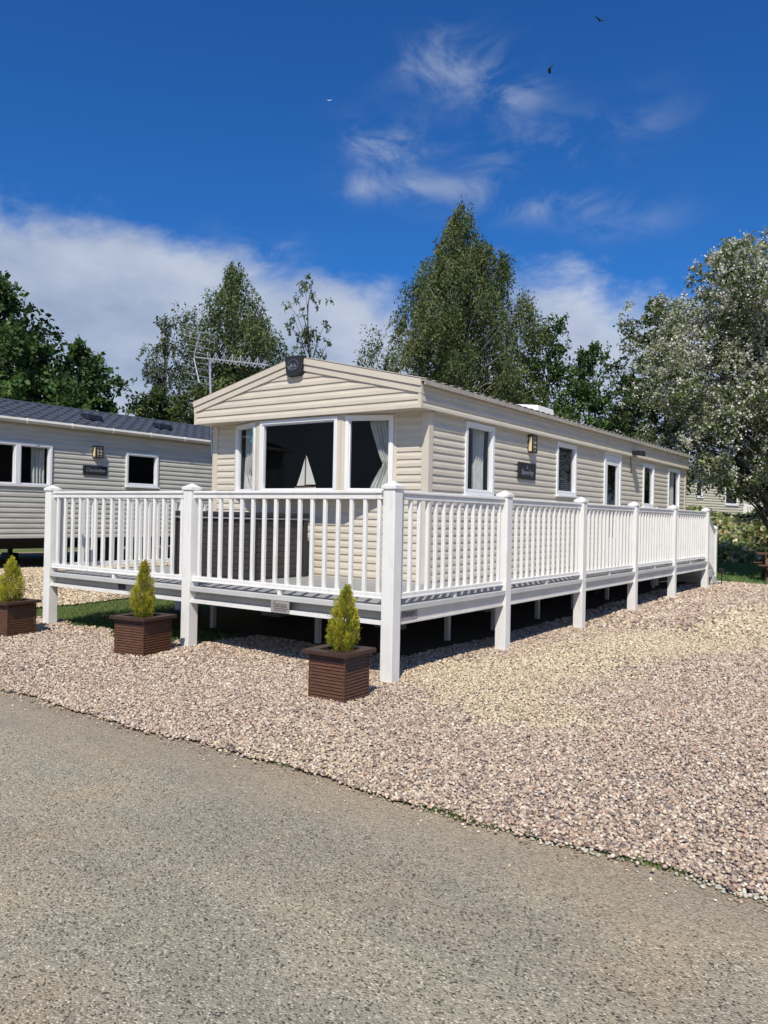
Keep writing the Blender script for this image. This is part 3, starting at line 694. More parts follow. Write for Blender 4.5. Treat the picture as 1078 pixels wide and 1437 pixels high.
# ------------------------------------------------------------------ veranda
ZF = .735; ZRT = 1.854; ZPT = 1.91
ver = empty('veranda', (0, 0, 0), 0, 'white plastic raised veranda with post and baluster railings wrapping round the cream caravan', 'veranda')
X2, X1, SY = -2.888, -5.771, [2.389, 4.869, 7.314, 9.765, 12.445]
mb = MB()
x = -5.813
while x < .03:
    x1 = min(x+.144, .051); x0_ = max(x, XR+.02) if x+.15 > XR+.02 else x
    yb = 12.49 if x+.15 > XR+.02 else (Y0-.03 if x > XL-.03 else 4.6)
    mb.box(x, x1, -.045, min(yb, Y0-.03), ZF-.03, ZF)
    if yb > Y0: mb.box(x0_, x1, Y0-.029, yb, ZF-.03, ZF)
    x += .150
mb.build('deck_boards', M_DECK, ver)
# nosing, fascia, lip
mb = MB(); mb.box(-5.835, .0665, -.066, -.046, ZF-.055, ZF+.004); mb.box(.052, .0665, -.046, 12.52, ZF-.055, ZF+.004); mb.box(-5.835, -5.815, -.046, 4.62, ZF-.055, ZF+.004)
mb.build('edge_trim', M_PVCD, ver, bevel=.006)
mb = MB(); mb.box(-5.79, .012, .03, .05, .552, ZF-.032); fa = mb.build('fascia', M_FASCIA_SHADE, ver)
mb = MB(); mb.box(-5.79, .04, -.05, .029, .548, .585); mb.build('lip', M_PVC, fa)
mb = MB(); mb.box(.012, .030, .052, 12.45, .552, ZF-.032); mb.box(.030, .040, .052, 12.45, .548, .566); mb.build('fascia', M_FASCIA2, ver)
mb = MB(); mb.box(-5.79, -5.77, .052, 4.6, .552, ZF-.032); mb.build('fascia', M_FASCIA_SHADE, ver)
mb = MB()
for x in np.arange(-5.5, -.2, .45):
    mb.box(x-.025, x+.025, .06, Y0-.1 if x > XL else 4.5, .58, ZF-.032)
for y in np.arange(2.9, 12.3, .45): mb.box(XR+.05, -.0, y-.025, y+.025, .58, ZF-.032)
mb.build('joists', M_PVCD, ver)
def post(x, y, zt=ZPT, s=.14, g=None):
    g = G(x, y) if g is None else g
    p = MB(); p.box(x-s/2, x+s/2, y-s/2, y+s/2, g-.05, zt-.045); o = p.build('post', M_PVC, ver, bevel=.008)
    c = MB(); w = s/2+.014; c.box(x-w, x+w, y-w, y+w, zt-.048, zt-.012)
    n = len(c.v); w2 = w-.006; c.v += [(x-w2, y-w2, zt-.012), (x+w2, y-w2, zt-.012), (x+w2, y+w2, zt-.012), (x-w2, y+w2, zt-.012), (x, y, zt+.035)]
    c.f += [(n, n+1, n+4), (n+1, n+2, n+4), (n+2, n+3, n+4), (n+3, n, n+4)]
    c.build('post_cap', M_PVC, o, bevel=.004)
for x in (0, X2, X1): post(x, 0)
for y in SY: post(0, y)
post(X1, 2.3); post(X1, 4.55)
def rail(a, b, n, half=.07, as_stuff=False, zoff=(0, 0)):
    a = Vector(a); b = Vector(b); d = (b-a).normalized(); a = a+d*half; b = b-d*half
    r = Vector((d.y, -d.x, 0))
    za = Vector((0, 0, zoff[0])); zb = Vector((0, 0, zoff[1])); Zv = lambda z: Vector((0, 0, z))
    hr = MB(); hr.bar(a+Zv(ZRT-.018)+za, b+Zv(ZRT-.018)+zb, .085, .032); hr.bar(a+Zv(ZRT-.062)+za, b+Zv(ZRT-.062)+zb, .055, .056)
    panel = hr.build('railing', M_PVC, ver, bevel=.008)
    br = MB(); br.bar(a+Zv(.825)+za, b+Zv(.825)+zb, .055, .055); br.bar(a+Zv(.802)+za, b+Zv(.802)+zb, .068, .020); br.build('bottom_rail', M_PVC, panel, bevel=.006)
    L = (b-a).length; pr_ = None; stuff = MB()
    for k in range(n):
        p = a.lerp(b, (k+.5)/n); dz = zoff[0]+(zoff[1]-zoff[0])*(k+.5)/n
        if as_stuff: stuff.box(p.x-.02, p.x+.02, p.y-.02, p.y+.02, .85+dz, ZRT-.088+dz); continue
        m = MB(); m.box(p.x-.0205, p.x+.0205, p.y-.0205, p.y+.0205, .85+dz, ZRT-.088+dz); m.build('baluster', M_PVC, panel, bevel=.008)
    if as_stuff: tag(stuff.build('balusters', M_PVC, panel), kind='stuff')
    if not zoff[0] and not as_stuff:
        p = (a+b)/2; m = MB(); m.box(p.x-.024, p.x+.024, p.y-.024, p.y+.024, ZF+.001, .793); m.build('rail_foot', M_PVC, panel)
rail((X2, 0, 0), (0, 0, 0), 16); rail((X1, 0, 0), (X2, 0, 0), 16)
ys = [0]+SY
for y0, y1 in zip(ys[:-1], ys[1:]): rail((0, y0, 0), (0, y1, 0), 14)
rail((X1, 0, 0), (X1, 2.3, 0), 13, as_stuff=True); rail((X1, 2.3, 0), (X1, 4.55, 0), 13, as_stuff=True)
# steps down at the far end
post(-.22, 14.3, 1.50, .12); post(XR, 12.445)
mb = MB()
for k in range(4):
    z = ZF-.03-.17*k; mb.box(XR+.05, -.03, 12.53+.4*k, 12.93+.4*k+.02, z-.2, z-.04)
mb.build('steps', M_PVCD, ver)
rail((0, 12.445, 0), (-.22, 14.3, 0), 10, as_stuff=True, zoff=(-.02, -.44))
# inner legs
for y in (1.2, 2.6, 3.9, 5.4, 6.9, 8.6, 10.2, 11.6):
    m = MB(); m.box(-.93, -.87, y-.03, y+.03, G(-.9, y)-.03, .58); m.build('leg', M_PVCD, ver)
for x in (-2.0, -3.9): 
    m = MB(); m.box(x-.03, x+.03, 1.27, 1.33, -.03, .58); m.build('leg', M_PVCD, ver)
# plates
mb = MB(); mb.box(-1.52, -1.26, -.062, -.054, .553, .678); pl = mb.build('maker_plate', M_PLATE, ver)
text_mesh('Fensys', .075, 'lettering', M_PLATETXT, pl, frame_mat((-1.39, -.063, .64), (1, 0, 0), (0, -1, 0)), shear=.1)
mb = MB()
for k in range(3): mb.box(-1.48, -1.30+.03*(k % 2), -.0645, -.0625, .575+.02*k, .582+.02*k)
mb.build('small_print', M_PLATETXT, pl)
mb = MB(); mb.box(-4.28, -4.14, .018, .0295, .60, .70); mb.build('vent_grille', M_SLATE, ver)
mb = MB(); mb.box(.031, .036, .10, .42, .585, .70); pl = mb.build('maker_plate', M_PLATE, ver)
text_mesh('Fensys', .085, 'lettering', M_PLATETXT, pl, frame_mat((.0372, .26, .645), (0, 1, 0), (1, 0, 0)), shear=.1)

# hot tub on the deck
tb = empty('hot_tub', (-3.67, 1.55, ZF), 0, 'dark slatted hot tub with black cover on the veranda under the front window', 'hot tub')
x0, x1, y0, y1 = -4.42, -2.92, 1.05, 2.06
mb = MB()
for k in range(9):
    z = ZF+.03+k*.083; i_ = .006*(k % 1)
    mb.box(x0, x1, y0, y1, z, z+.078)
mb.box(x0+.012, x1-.012, y0+.012, y1-.012, ZF+.002, ZF+.78)
mb.build('cabinet', M_TUB, tb, bevel=.004)
for (cx, cy) in ((x0, y0), (x1, y0), (x1, y1), (x0, y1)): MB().box(cx-.035, cx+.035, cy-.035, cy+.035, ZF+.003, ZF+.785).build('corner_panel', M_TUBCOVER, tb, bevel=.01)
mb = MB(); mb.box(x0-.04, x1+.04, y0-.04, y1+.04, ZF+.787, ZF+.812); mb.build('shell_rim', mat_plain('tub_rim', (.30, .30, .30), .3), tb, bevel=.01)
mb = MB(); mb.box(x0-.05, x1+.05, y0-.05, y1+.05, ZF+.815, ZF+.885); mb.build('cover', M_TUBCOVER, tb, bevel=.02)
rebase(tb)

# ------------------------------------------------------------------ planters and cypresses
def planter(cx, cy, s, h, rz, label):
    root = empty('planter', (cx, cy, 0), rz, label, 'planter', 'slatted wooden planters in front of the veranda')
    g = G(cx, cy); mb = MB(); n = 13; sh = (h-.06)/n
    for k in range(n):
        z = g+.02+k*sh
        mb.hexa([(-s/2, -s/2, z), (s/2, -s/2, z), (s/2, s/2, z), (-s/2, s/2, z)]+[(-s/2+.009, -s/2+.009, z+sh*.8), (s/2-.009, -s/2+.009, z+sh*.8), (s/2-.009, s/2-.009, z+sh*.8), (-s/2+.009, s/2-.009, z+sh*.8)])
    q = s/2-.018; mb.box(-q, q, -q, q, g+.012, g+h-.05)
    mb.build('slat_box', M_BROWN, root)
    mb = MB(); q = s/2+.002
    for a in (-1, 1):
        for b in (-1, 1): MB().box(a*q-.012*(a > 0), a*q+.012*(a < 0), b*q-.012*(b > 0), b*q+.012*(b < 0), g+.015, g+h-.04).build('corner_strip', M_BROWN, root)
    for a in (-1, 1):
        for b in (-1, 1):
            MB().box(a*(s/2-.05)-.03, a*(s/2-.05)+.03, b*(s/2-.05)-.03, b*(s/2-.05)+.03, g-.02, g+.02).build('foot', M_BROWN, root)
    R, r = s/2+.045, s/2-.05; mb = MB(); z0, z1 = g+h-.035, g+h
    for P in ([(-R, -R), (R, -R), (r, -r), (-r, -r)], [(R, -R), (R, R), (r, r), (r, -r)], [(R, R), (-R, R), (-r, r), (r, r)], [(-R, R), (-R, -R), (-r, -r), (-r, r)]):
        mb.hexa([(x, y, z0) for x, y in P]+[(x, y, z1) for x, y in P])
    mb.build('rim', mat_rim, root, bevel=.004)
    mb = MB(); mb.box(-r, r, -r, r, g+h-.08, g+h-.028); mb.build('soil', M_SOIL, root)
    return g+h-.03
mat_rim = mat_wood('rim_wood', (.02, .011, .008), (.075, .038, .025), .55, (20, 20, 5))
def cypress(cx, cy, z, h, r, label, seed, lean=(0, 0), fat=.35, yell=1.0):
    rg = np.random.default_rng(seed)
    root = empty('dwarf_cypress', (cx, cy, z), 0, label, 'shrub', 'lime green dwarf cypresses in the planters')
    MB().tube([(0, 0, 0), (lean[0]*.4, lean[1]*.4, h*.45), (lean[0], lean[1], h*.9)], [.012, .008, .003], 6).build('stem', M_BARK, root)
    K = 230; kt = rg.random(K)**1.1; kp = np.arange(K)*2.39996+rg.normal(0, .25, K)
    prof = lambda t: np.interp(t, [0, .08, .25, .5, .75, .92, 1], [.5, .85, 1, .84, .52, .24, .03])
    lumpf = 1+.16*np.sin(kp*3+kt*9+seed)+rg.normal(0, .13, K)
    kr = r*prof(kt)*lumpf*.86; per = 62; n = K*per+3000
    k = np.repeat(np.arange(K), per); u = rg.random(K*per); ln = rg.uniform(.06, .13, K)*(1-.35*kt)
    fx = np.cos(kp)[k]*(kr[k]+ln[k]*.32*u-.02); fy = np.sin(kp)[k]*(kr[k]+ln[k]*.32*u-.02); fz = (kt*h*.92)[k]+ln[k]*u*.95-.02
    wd = .017*(1-u)+.003; fx += rg.normal(0, 1, K*per)*wd; fy += rg.normal(0, 1, K*per)*wd; fz += rg.normal(0, .006, K*per)
    ct = rg.random(3000); cph = rg.uniform(0, 2*math.pi, 3000); cr_ = r*prof(ct)*.75*rg.random(3000)**.5
    px = np.concatenate([fx, np.cos(cph)*cr_]); py = np.concatenate([fy, np.sin(cph)*cr_]); pz = np.concatenate([fz, ct*h*.93])
    t = np.clip(pz/h, 0, 1); ph = np.concatenate([kp[k], cph]); px = px+lean[0]*t; py = py+lean[1]*t
    tip = np.concatenate([u, np.zeros(3000)]); hue = np.concatenate([rg.random(K)[k], rg.random(3000)*.3])
    L = rg.uniform(.014, .038, n)*(1-.3*t); w = rg.uniform(.0015, .0034, n)
    dx = np.cos(ph)*.55+rg.normal(0, .3, n); dy = np.sin(ph)*.55+rg.normal(0, .3, n); dz = np.full(n, 1.0)+rg.normal(0, .25, n)
    l = np.sqrt(dx**2+dy**2+dz**2); D = np.stack([dx/l, dy/l, dz/l], 1)
    S = np.cross(D, rg.normal(0, 1, (n, 3))); S /= np.linalg.norm(S, axis=1)[:, None]
    P = np.stack([px, py, pz], 1)
    V = np.stack([P-S*w[:, None]*.4, P+D*L[:, None]*.5+S*w[:, None], P+D*L[:, None], P+D*L[:, None]*.5-S*w[:, None]], 1)
    F = np.arange(n*4).reshape(n, 4)
    base = np.array([(.23,.28,.035)])*(1-hue[:, None])+np.array([(.62,.53,.05)])*hue[:, None]
    c = base*(.75+.5*rg.random((n, 1)))*(.8+.45*tip[:, None])*yell
    brown = (hue > .93)[:, None]; c = np.where(brown, np.array([(.30, .20, .08)]), c)
    np_mesh('foliage', V.reshape(-1, 3), F, M_LEAF, root, col=np.repeat(c, 4, 0)); return root
z = planter(.055, -.85, .375, .43, math.radians(3), 'dark stained slatted planter nearest the corner post of the veranda')
cypress(.065, -.83, z, .60, .135, 'slim pointed lime green dwarf cypress in the planter beside the corner post', 3, (.03, .02))
z = planter(-2.98, -.58, .43, .43, math.radians(8), 'dark slatted planter just left of the middle front post of the veranda')
cypress(-2.99, -.58, z, .66, .13, 'conical lime green dwarf cypress in the middle planter', 5, (.0, .01))
z = planter(-5.33, -.82, .43, .43, math.radians(10), 'dark slatted planter left of the end post, cut by the photo edge')
cypress(-5.36, -.80, z, .57, .165, 'broad bushy yellow green dwarf cypress in the leftmost planter', 9, (-.02, .02), yell=1.12)

# ------------------------------------------------------------------ grey neighbour caravan on the left
NX, NY0, NY1, NZB, NZE, NW = -10.0, -5.0, 8.9, 1.04, 3.27, 3.75
nb_ = empty('static_caravan', (NX-NW/2, (NY0+NY1)/2, .45), 0, 'grey green clad static caravan with dark tiled roof at the left, beyond the gravel drive', 'caravan')
TN = local((NX, 0, 0), (0, 1, 0), (1, 0, 0))
nw = [(-1.2, 1.86, 2.03, 2.87), (1.86, 2.56, 2.03, 2.87), (4.28, 5.13, 2.14, 2.87), (6.9, 7.7, 2.1, 2.87)]
mb = MB(); siding(mb, (NX, 0), (0, 1), (1, 0), NZB, NZE-.02, lambda z: (NY0, NY1), nw, .10, .012)
siding(mb, (NX-NW, 0), (0, 1), (-1, 0), NZB, NZE-.02, lambda z: (NY0, NY1), [], .10, .016)
siding(mb, (0, NY1), (1, 0), (0, 1), NZB, NZE-.02, lambda z: (NX-NW, NX), [], .10, .016); siding(mb, (0, NY0), (1, 0), (0, -1), NZB, NZE-.02, lambda z: (NX-NW, NX), [], .10, .016)
mb.build('body', M_GREYS, nb_)
for k, w in enumerate(nw): window(nb_, TN, *w, .05, 'side_window', sill=(k > 1), proud=.04)
mb = MB(); xe0, xe1, xc, zr = NX-NW-.16, NX+.16, NX-NW/2, 3.86
nt_ = 70; ysn = np.linspace(NY0-.1, NY1+.1, 220)
for sgn, xe in ((1, xe1), (-1, xe0)):
    rows = 7
    for r_ in range(rows):
        xa = xe+(xc-xe)*r_/rows; xb = xe+(xc-xe)*(r_+1)/rows
        za = NZE+.03+(zr-NZE)*r_/rows+.022; zb = NZE+.03+(zr-NZE)*(r_+1)/rows-.004
        for k in range(len(ysn)-1):
            w0 = .018*math.sin(k*2*math.pi/4); w1 = .018*math.sin((k+1)*2*math.pi/4)
            p = [(xa, ysn[k], za+w0), (xa, ysn[k+1], za+w1), (xb, ysn[k+1], zb+w1), (xb, ysn[k], zb+w0)]
            mb.quad(*(p if sgn > 0 else p[::-1]))
            mb.quad((xa, ysn[k], za+w0-.03), (xa, ysn[k+1], za+w1-.03), (xa, ysn[k+1], za+w1), (xa, ysn[k], za+w0))
rf = mb.build('roof', M_TILE, nb_)
mb = MB(); mb.tube([(xc, NY0-.1, zr+.03), (xc, NY1+.1, zr+.03)], .045, 8); mb.build('ridge', M_TILE, rf)
for y in (3.95, 5.85):
    x = -10.75; z = NZE+.05+(zr-NZE)*(xe1-x)/(xe1-xc)
    m = MB(); m.hexa([(x-.15, y-.2, z+.06), (x+.15, y-.2, z-.03), (x+.15, y+.2, z-.03), (x-.15, y+.2, z+.06), (x-.14, y-.18, z+.13), (x+.1, y-.18, z+.08), (x+.1, y+.18, z+.08), (x-.14, y+.18, z+.13)]); m.build('roof_vent', M_BLACK, rf, bevel=.01)
mb = MB(); mb.box(xe0+.02, xe1-.02, NY0, NY1, NZE-.03, NZE-.005); mb.build('soffit', M_GREYTRIM, nb_)
mb = MB(); mb.tube([(xe1+.0, NY0-.1, NZE+.005), (xe1+.0, NY1+.1, NZE+.005)], .045, 8)
for y in np.arange(NY0+.3, NY1, .95): mb.tube([(xe1, y-.02, NZE+.003), (xe1, y+.02, NZE+.003)], .055, 8)
mb.build('gutter', M_GUTTER, nb_)
mb = MB(); mb.box(NX+.0, NX+.024, NY1-.06, NY1+.02, NZB, NZE-.03); mb.build('corner_trim', M_GREYTRIM, nb_)
mb = MB(); mb.box(NX-NW+.03, NX-.03, NY0+.03, NY1-.03, NZB-.06, NZB+.05); mb.box(NX-NW+.1, NX-1.3, NY0+.1, NY1-.1, NZB+.1, 3.2); mb.box(NX-1.3, NX-.03, 3.3, 3.34, NZB+.1, 3.2); mb.build('floor_pan_dark_liner', M_DARK, nb_)  # besides the floor, added black boxes make the rooms look unlit
mb = MB()
for x in (NX-.8, NX-NW+.8): mb.box(x-.05, x+.05, NY0+.1, NY1-.2, NZB-.24, NZB-.06)
mb.build('chassis', M_CHASSIS, nb_)
for y in (-3, -.6, 1.6, 3.4, 5.6, 8.2):
    for x in (NX-.8, NX-NW+.8):
        m = MB(); h = .45; m.box(x-.18, x+.18, y-.1, y+.1, h-.05, h+.15); m.box(x-.04, x+.04, y-.04, y+.04, h+.15, NZB-.22); m.build('support_stand', M_CHASSIS, nb_)
for y in (4.2, 5.0): MB().tube([(NX-.45, y, .74), (NX-.28, y, .74)], .29, 20).build('wheel', M_TYRE, nb_, bevel=.02)
rebase(nb_)
wall_lamp(TN, 3.56, 2.69, 2.935, .18, .12, 'black caged amber wall lamp above the long slate sign on the grey caravan')
sg = empty('slate_sign', (NX+.03, 3.52, 2.31), 0, 'long dark slate name sign between the windows of the grey caravan', 'sign')
mb = MB(); mb.box(NX+.017, NX+.04, 3.24, 3.81, 2.33, 2.52); mb.build('slate', M_SLATE, sg, bevel=.012)
text_mesh('Clarendon', .105, 'lettering', M_LETTER, sg, frame_mat((NX+.0415, 3.525, 2.43), (0, 1, 0), (1, 0, 0)), shear=.2)
rebase(sg)
curtain(TN, 2.22, 2.50, 2.07, 2.83, .14, 'grey curtain at the right edge of the wide window of the grey caravan', None, 'r', folds=4)

# ------------------------------------------------------------------ cream caravan beyond the bank, right
fv = empty('static_caravan', (-5.0, 36, 1.55), 0, 'pale cream static caravan half hidden by the flowering tree, up on the bank', 'caravan')
A = Vector((-6.3, 31.2, 0)); B = Vector((-3.3, 43.0, 0)); Uf = (B-A).normalized(); Nf = Vector((Uf.y, -Uf.x, 0)); Lf = (B-A).length
TF = local(A, Uf, Nf); Wf = 3.6
def fpt(y): return (y-A.y)/Uf.y
fw_ = [(fpt(34.25), fpt(34.95), 2.85, 3.68), (fpt(37.2), fpt(38.6), 2.55, 3.55)]
mb = MB(); siding(mb, (A.x, A.y), Uf[:2], Nf[:2], 1.66, 3.82, lambda z: (0, Lf), fw_, .13, .02)
A2 = A-Nf*Wf; siding(mb, (A.x, A.y), (-Nf)[:2], (-Uf)[:2], 1.66, 3.82, lambda z: (0, Wf), [], .13, .02)
mb.build('body', M_FARS, fv)
for w in fw_: window(fv, TF, *w, .07, 'side_window', sill=True)
mb = MB(); mb.hexa([TF(-.2, .15, 3.82), TF(Lf, .15, 3.82), TF(Lf, -Wf/2, 4.35), TF(-.2, -Wf/2, 4.35), TF(-.2, .15, 3.88), TF(Lf, .15, 3.88), TF(Lf, -Wf/2, 4.41), TF(-.2, -Wf/2, 4.41)])
mb.hexa([TF(-.2, -Wf/2, 4.35), TF(Lf, -Wf/2, 4.35), TF(Lf, -Wf-.15, 3.82), TF(-.2, -Wf-.15, 3.82), TF(-.2, -Wf/2, 4.41), TF(Lf, -Wf/2, 4.41), TF(Lf, -Wf-.15, 3.88), TF(-.2, -Wf-.15, 3.88)])
mb.build('roof', M_ROOFT, fv)
mb = MB(); lbox(mb, TF, .1, Lf-.1, -Wf+.1, -.4, 1.5, 3.8); mb.build('dark_room_box', M_DARK, fv)  # solid black box, stands in for unlit rooms
rebase(fv)
# white fence in front of it
ff = empty('garden_fence', (-3.3, 37.3, 1.55), 0, 'white post and baluster railing beside the pale caravan on the bank', 'fence')
a = Vector((-3.72, 36.9, 0)); b = Vector((-1.2, 38.6, 0))
for t in (0, .5, 1):
    p = a.lerp(b, t); MB().box(p.x-.09, p.x+.09, p.y-.09, p.y+.09, 1.5, 2.62).build('post', M_PVC, ff)
mb = MB(); mb.bar(a+Vector((0,0,2.5)), b+Vector((0,0,2.5)), .08, .08); mb.bar(a+Vector((0,0,1.75)), b+Vector((0,0,1.75)), .08, .08); mb.build('rails', M_PVC, ff)
for k in range(24):
    p = a.lerp(b, (k+.5)/24); MB().box(p.x-.03, p.x+.03, p.y-.03, p.y+.03, 1.76, 2.47).build('baluster', M_PVC, ff)
rebase(ff)
# picnic table at right edge
pt = empty('picnic_table', (1.2, 16.5, .1), math.radians(15), 'brown wooden picnic table on the grass at the right photo edge', 'picnic table')
mb = MB()
for k in range(5): mb.box(-.85, .85, -.36+.145*k, -.36+.145*k+.135, .70, .74)
mb.build('tabletop', M_WOODD, pt, bevel=.004)
for s in (-1, 1):
    mb = MB()
    for k in range(2): mb.box(-.85, .85, s*.72-.13+.135*k, s*.72-.13+.135*k+.125, .42, .46)
    mb.build('seat', M_WOODD, pt, bevel=.004)
for sx in (-1, 1):
    for s in (-1, 1): MB().bar((sx*.6, s*.68, 0), (sx*.6, s*.2, .70), .05, .10, (1, 0, 0)).build('leg', M_WOODD, pt)
    mb = MB(); mb.box(sx*.6-.06, sx*.6-.02, -.82, .82, .34, .42); mb.box(sx*.6-.06, sx*.6-.02, -.35, .35, .62, .70); mb.build('crossbar', M_WOODD, pt)

sk = empty('garden_lamp', (.08, 13.75, .1), 0, 'little black stake lamp in the gravel at the foot of the veranda steps', 'garden lamp')
MB().tube([(0, 0, 0), (0, 0, .30)], .012, 8).build('stake', M_BLACK, sk); MB().tube([(0, 0, .28), (0, 0, .30), (0, 0, .40), (0, 0, .42)], [.03, .055, .065, .01], 12).build('lamp_head', M_BLACK, sk)
# ------------------------------------------------------------------ trees
def leaf_cloud(P, size, aspect, rg, droop=0, flat=.0):
    n = len(P)
    D = rg.normal(0, 1, (n, 3)); D[:, 2] -= droop; D /= np.linalg.norm(D, axis=1)[:, None]
    S = np.cross(D, rg.normal(0, 1, (n, 3))); S /= np.linalg.norm(S, axis=1)[:, None]
    s = size*rg.uniform(.6, 1.35, n)[:, None]
    V = np.stack([P, P+D*s*.5+S*s*aspect, P+D*s, P+D*s*.5-S*s*aspect], 1)
    return V.reshape(-1, 3), np.arange(n*4).reshape(n, 4)
def tree(name, x, y, h, prof, rmax, label, seed, n_clump=260, lpc=150, leaf=.13, aspect=.28, cr=.45, droop=.6, hang=1.0, cols=None, group=None, bark=None, trunk_r=.16, off=None, gap=.0, flowers=0, shell=.55, squash=1, spiky=0, cat='tree', base=None, lump=.22):
    rg = np.random.default_rng(seed); z0 = G(x, y) if base is None else base
    root = empty(name, (x, y, z0), 0, label, cat, group)
    ts = np.array([p[0] for p in prof]); rs = np.array([p[1] for p in prof])*rmax
    ox = (lambda t: np.interp(t, [o[0] for o in off], [o[1] for o in off])) if off else (lambda t: t*0)
    oy = (lambda t: np.interp(t, [o[0] for o in off], [o[2] for o in off])) if off else (lambda t: t*0)
    # trunk and limbs
    tb_ = MB(); tp = []; tr = []
    for k in range(12):
        t = k/11*.97; tp.append((float(ox(t)*.8)+.08*math.sin(k*1.3+seed), float(oy(t)*.8)+.08*math.cos(k*1.7+seed), t*h-.1)); tr.append(trunk_r*(1-t)**.8+.012)
    tb_.tube(tp, tr, 9)
    C = []
    while len(C) < n_clump:
        t = rg.uniform(ts[0], 1); ra = np.interp(t, ts, rs)
        if rg.random() > (ra/rs.max())*.9+.12: continue
        ph = rg.uniform(0, 2*math.pi)
        lm = 1+lump*math.sin(ph*3+t*7+seed)+lump*.7*math.sin(ph*5-t*13+seed*1.7)+lump*.5*mn.noise(Vector((math.cos(ph)*2, math.sin(ph)*2, t*6+seed)))*2
        f = rg.random()**shell
        r = ra*lm*f
        C.append((t, r*math.cos(ph)+float(ox(t)), r*math.sin(ph)*squash+float(oy(t)), t*h, ph, f))
    C.sort(key=lambda c: -c[5])
    for c in C[:int(n_clump*.35)]:
        t = max(.02, c[0]-rg.uniform(.10, .22)); i0 = min(10, int(t/.97*11)); fr = t/.97*11-i0
        s = Vector(tp[i0]).lerp(Vector(tp[i0+1]), fr); e = Vector((c[1], c[2], c[3])); m_ = s.lerp(e, .5)+Vector((0, 0, (e-s).length*.12))
        q = trunk_r*.32*(1-t)+.012; tb_.tube([s, m_, e], [q, q*.6, .007], 5)
    tb_.build('trunk', bark or M_BARK, root, smooth=True)
    cols = np.array(cols if cols is not None else [(.04,.075,.02),(.06,.10,.028),(.085,.125,.04),(.035,.06,.02)])
    PP = []; CC = []
    for c in C:
        ccol = cols[rg.integers(0, len(cols))]*rg.uniform(.75, 1.25)
        n = int(lpc*rg.uniform(.6, 1.3)); rad = cr*rg.uniform(.6, 1.35)*(.5+.5*min(1, np.interp(c[0], ts, rs)/rmax+.35))
        # strings / sprays within the clump
        ns = max(4, n//14); sc = rg.normal(0, 1, (ns, 3)); sc /= (np.linalg.norm(sc, axis=1)[:, None]+.3); sc *= rad*rg.random((ns, 1))**.4
        k = rg.integers(0, ns, n); u = rg.random((n, 1))
        out = np.array([math.cos(c[4]), math.sin(c[4]), 0])
        dirn = out[None]*(.35 if hang > .3 else .6)+np.array([0, 0, -hang])[None]+rg.normal(0, .25, (ns, 3))
        if spiky: dirn = out[None]*.9+np.array([0, 0, spiky])[None]+rg.normal(0, .3, (ns, 3))
        p = sc[k]+dirn[k]*u*rad*.9+rg.normal(0, rad*.09, (n, 3))
        PP.append(p+np.array([c[1], c[2], c[3]])); CC.append(ccol[None]*rg.uniform(.75, 1.3, (n, 1)))
    P = np.concatenate(PP); Cc = np.concatenate(CC)
    k = P[:, 2] > .05; P = P[k]; Cc = Cc[k]
    V, F = leaf_cloud(P, leaf, aspect, rg, droop)
    np_mesh('crown', V, F, M_LEAF, root, col=np.repeat(Cc, 4, 0))
    if flowers:
        rr = P[rg.choice(len(P), flowers)]+rg.normal(0, .06, (flowers, 3))
        rr = np.repeat(rr, 7, 0)+rg.normal(0, .05, (flowers*7, 3))
        V, F = leaf_cloud(rr, .062, .42, rg, -.5)
        fc = np.array([(.78,.76,.67),(.68,.67,.58),(.82,.80,.73)])[rg.integers(0, 3, len(rr))]*rg.uniform(.8, 1.1, (len(rr), 1))
        tag(np_mesh('blossom', V, F, M_FLOWER, root, col=np.repeat(fc, 4, 0)), 'small cream white flowers')
    return root
BIRCH = [(.055,.09,.03),(.08,.12,.04),(.11,.15,.055),(.13,.165,.06)]
OAK = [(.04,.085,.022),(.06,.115,.03),(.085,.15,.038),(.03,.06,.02)]
# left broadleaf
tree('broadleaf_tree', -22.9, 7.4, 9.0, [(.12,.7),(.3,1),(.55,1),(.75,.82),(.9,.5),(1,.15)], 3.6, 'large dark green broadleaf tree with rounded crown at the left photo edge', 11, 330, 190, .17, .36, .72, .1, .2, OAK, trunk_r=.28)
tree('broadleaf_tree', -19.7, 9.5, 6.7, [(.1,.6),(.4,1),(.7,.85),(.9,.4),(1,.1)], 1.4, 'small dark broadleaf tree at the right shoulder of the large left tree', 12, 110, 150, .15, .34, .5, .1, .2, OAK, trunk_r=.12)
# mixed hedge trees behind the caravans
HG = 'bushy trees in the row behind the caravans'
hs = [(-27, 5, 6.2), (-22.5, 11, 5.2), (-19.0, 12.2, 5.5), (-17.0, 13.4, 5.9), (-14.8, 14.6, 5.6), (-13.6, 16.4, 5.3), (-11.5, 18.3, 4.6)]
hl = ['low bushy hedge tree at the left edge, behind the grey roof', 'dense bushy hedge tree between the large left tree and the small one', 'bushy olive green hedge tree in the gap above the grey roof', 'tall bushy hedge tree behind the foot of the small left birch', 'bushy hedge tree behind the aerial mast', 'bushy hedge tree behind the left slope of the gable', 'low bushy hedge tree hidden behind the gable peak']
for k, ((x, y, h), lb) in enumerate(zip(hs, hl)):
    tree('hedge_tree', x, y, h, [(.03,.85),(.4,1),(.75,.85),(.92,.55),(1,.2)], 1.75, lb, 30+k, 170, 130, .14, .3, .5, .1, .1, [(.06,.095,.024),(.085,.125,.032),(.11,.145,.04),(.045,.07,.022)], group=HG, trunk_r=.1)
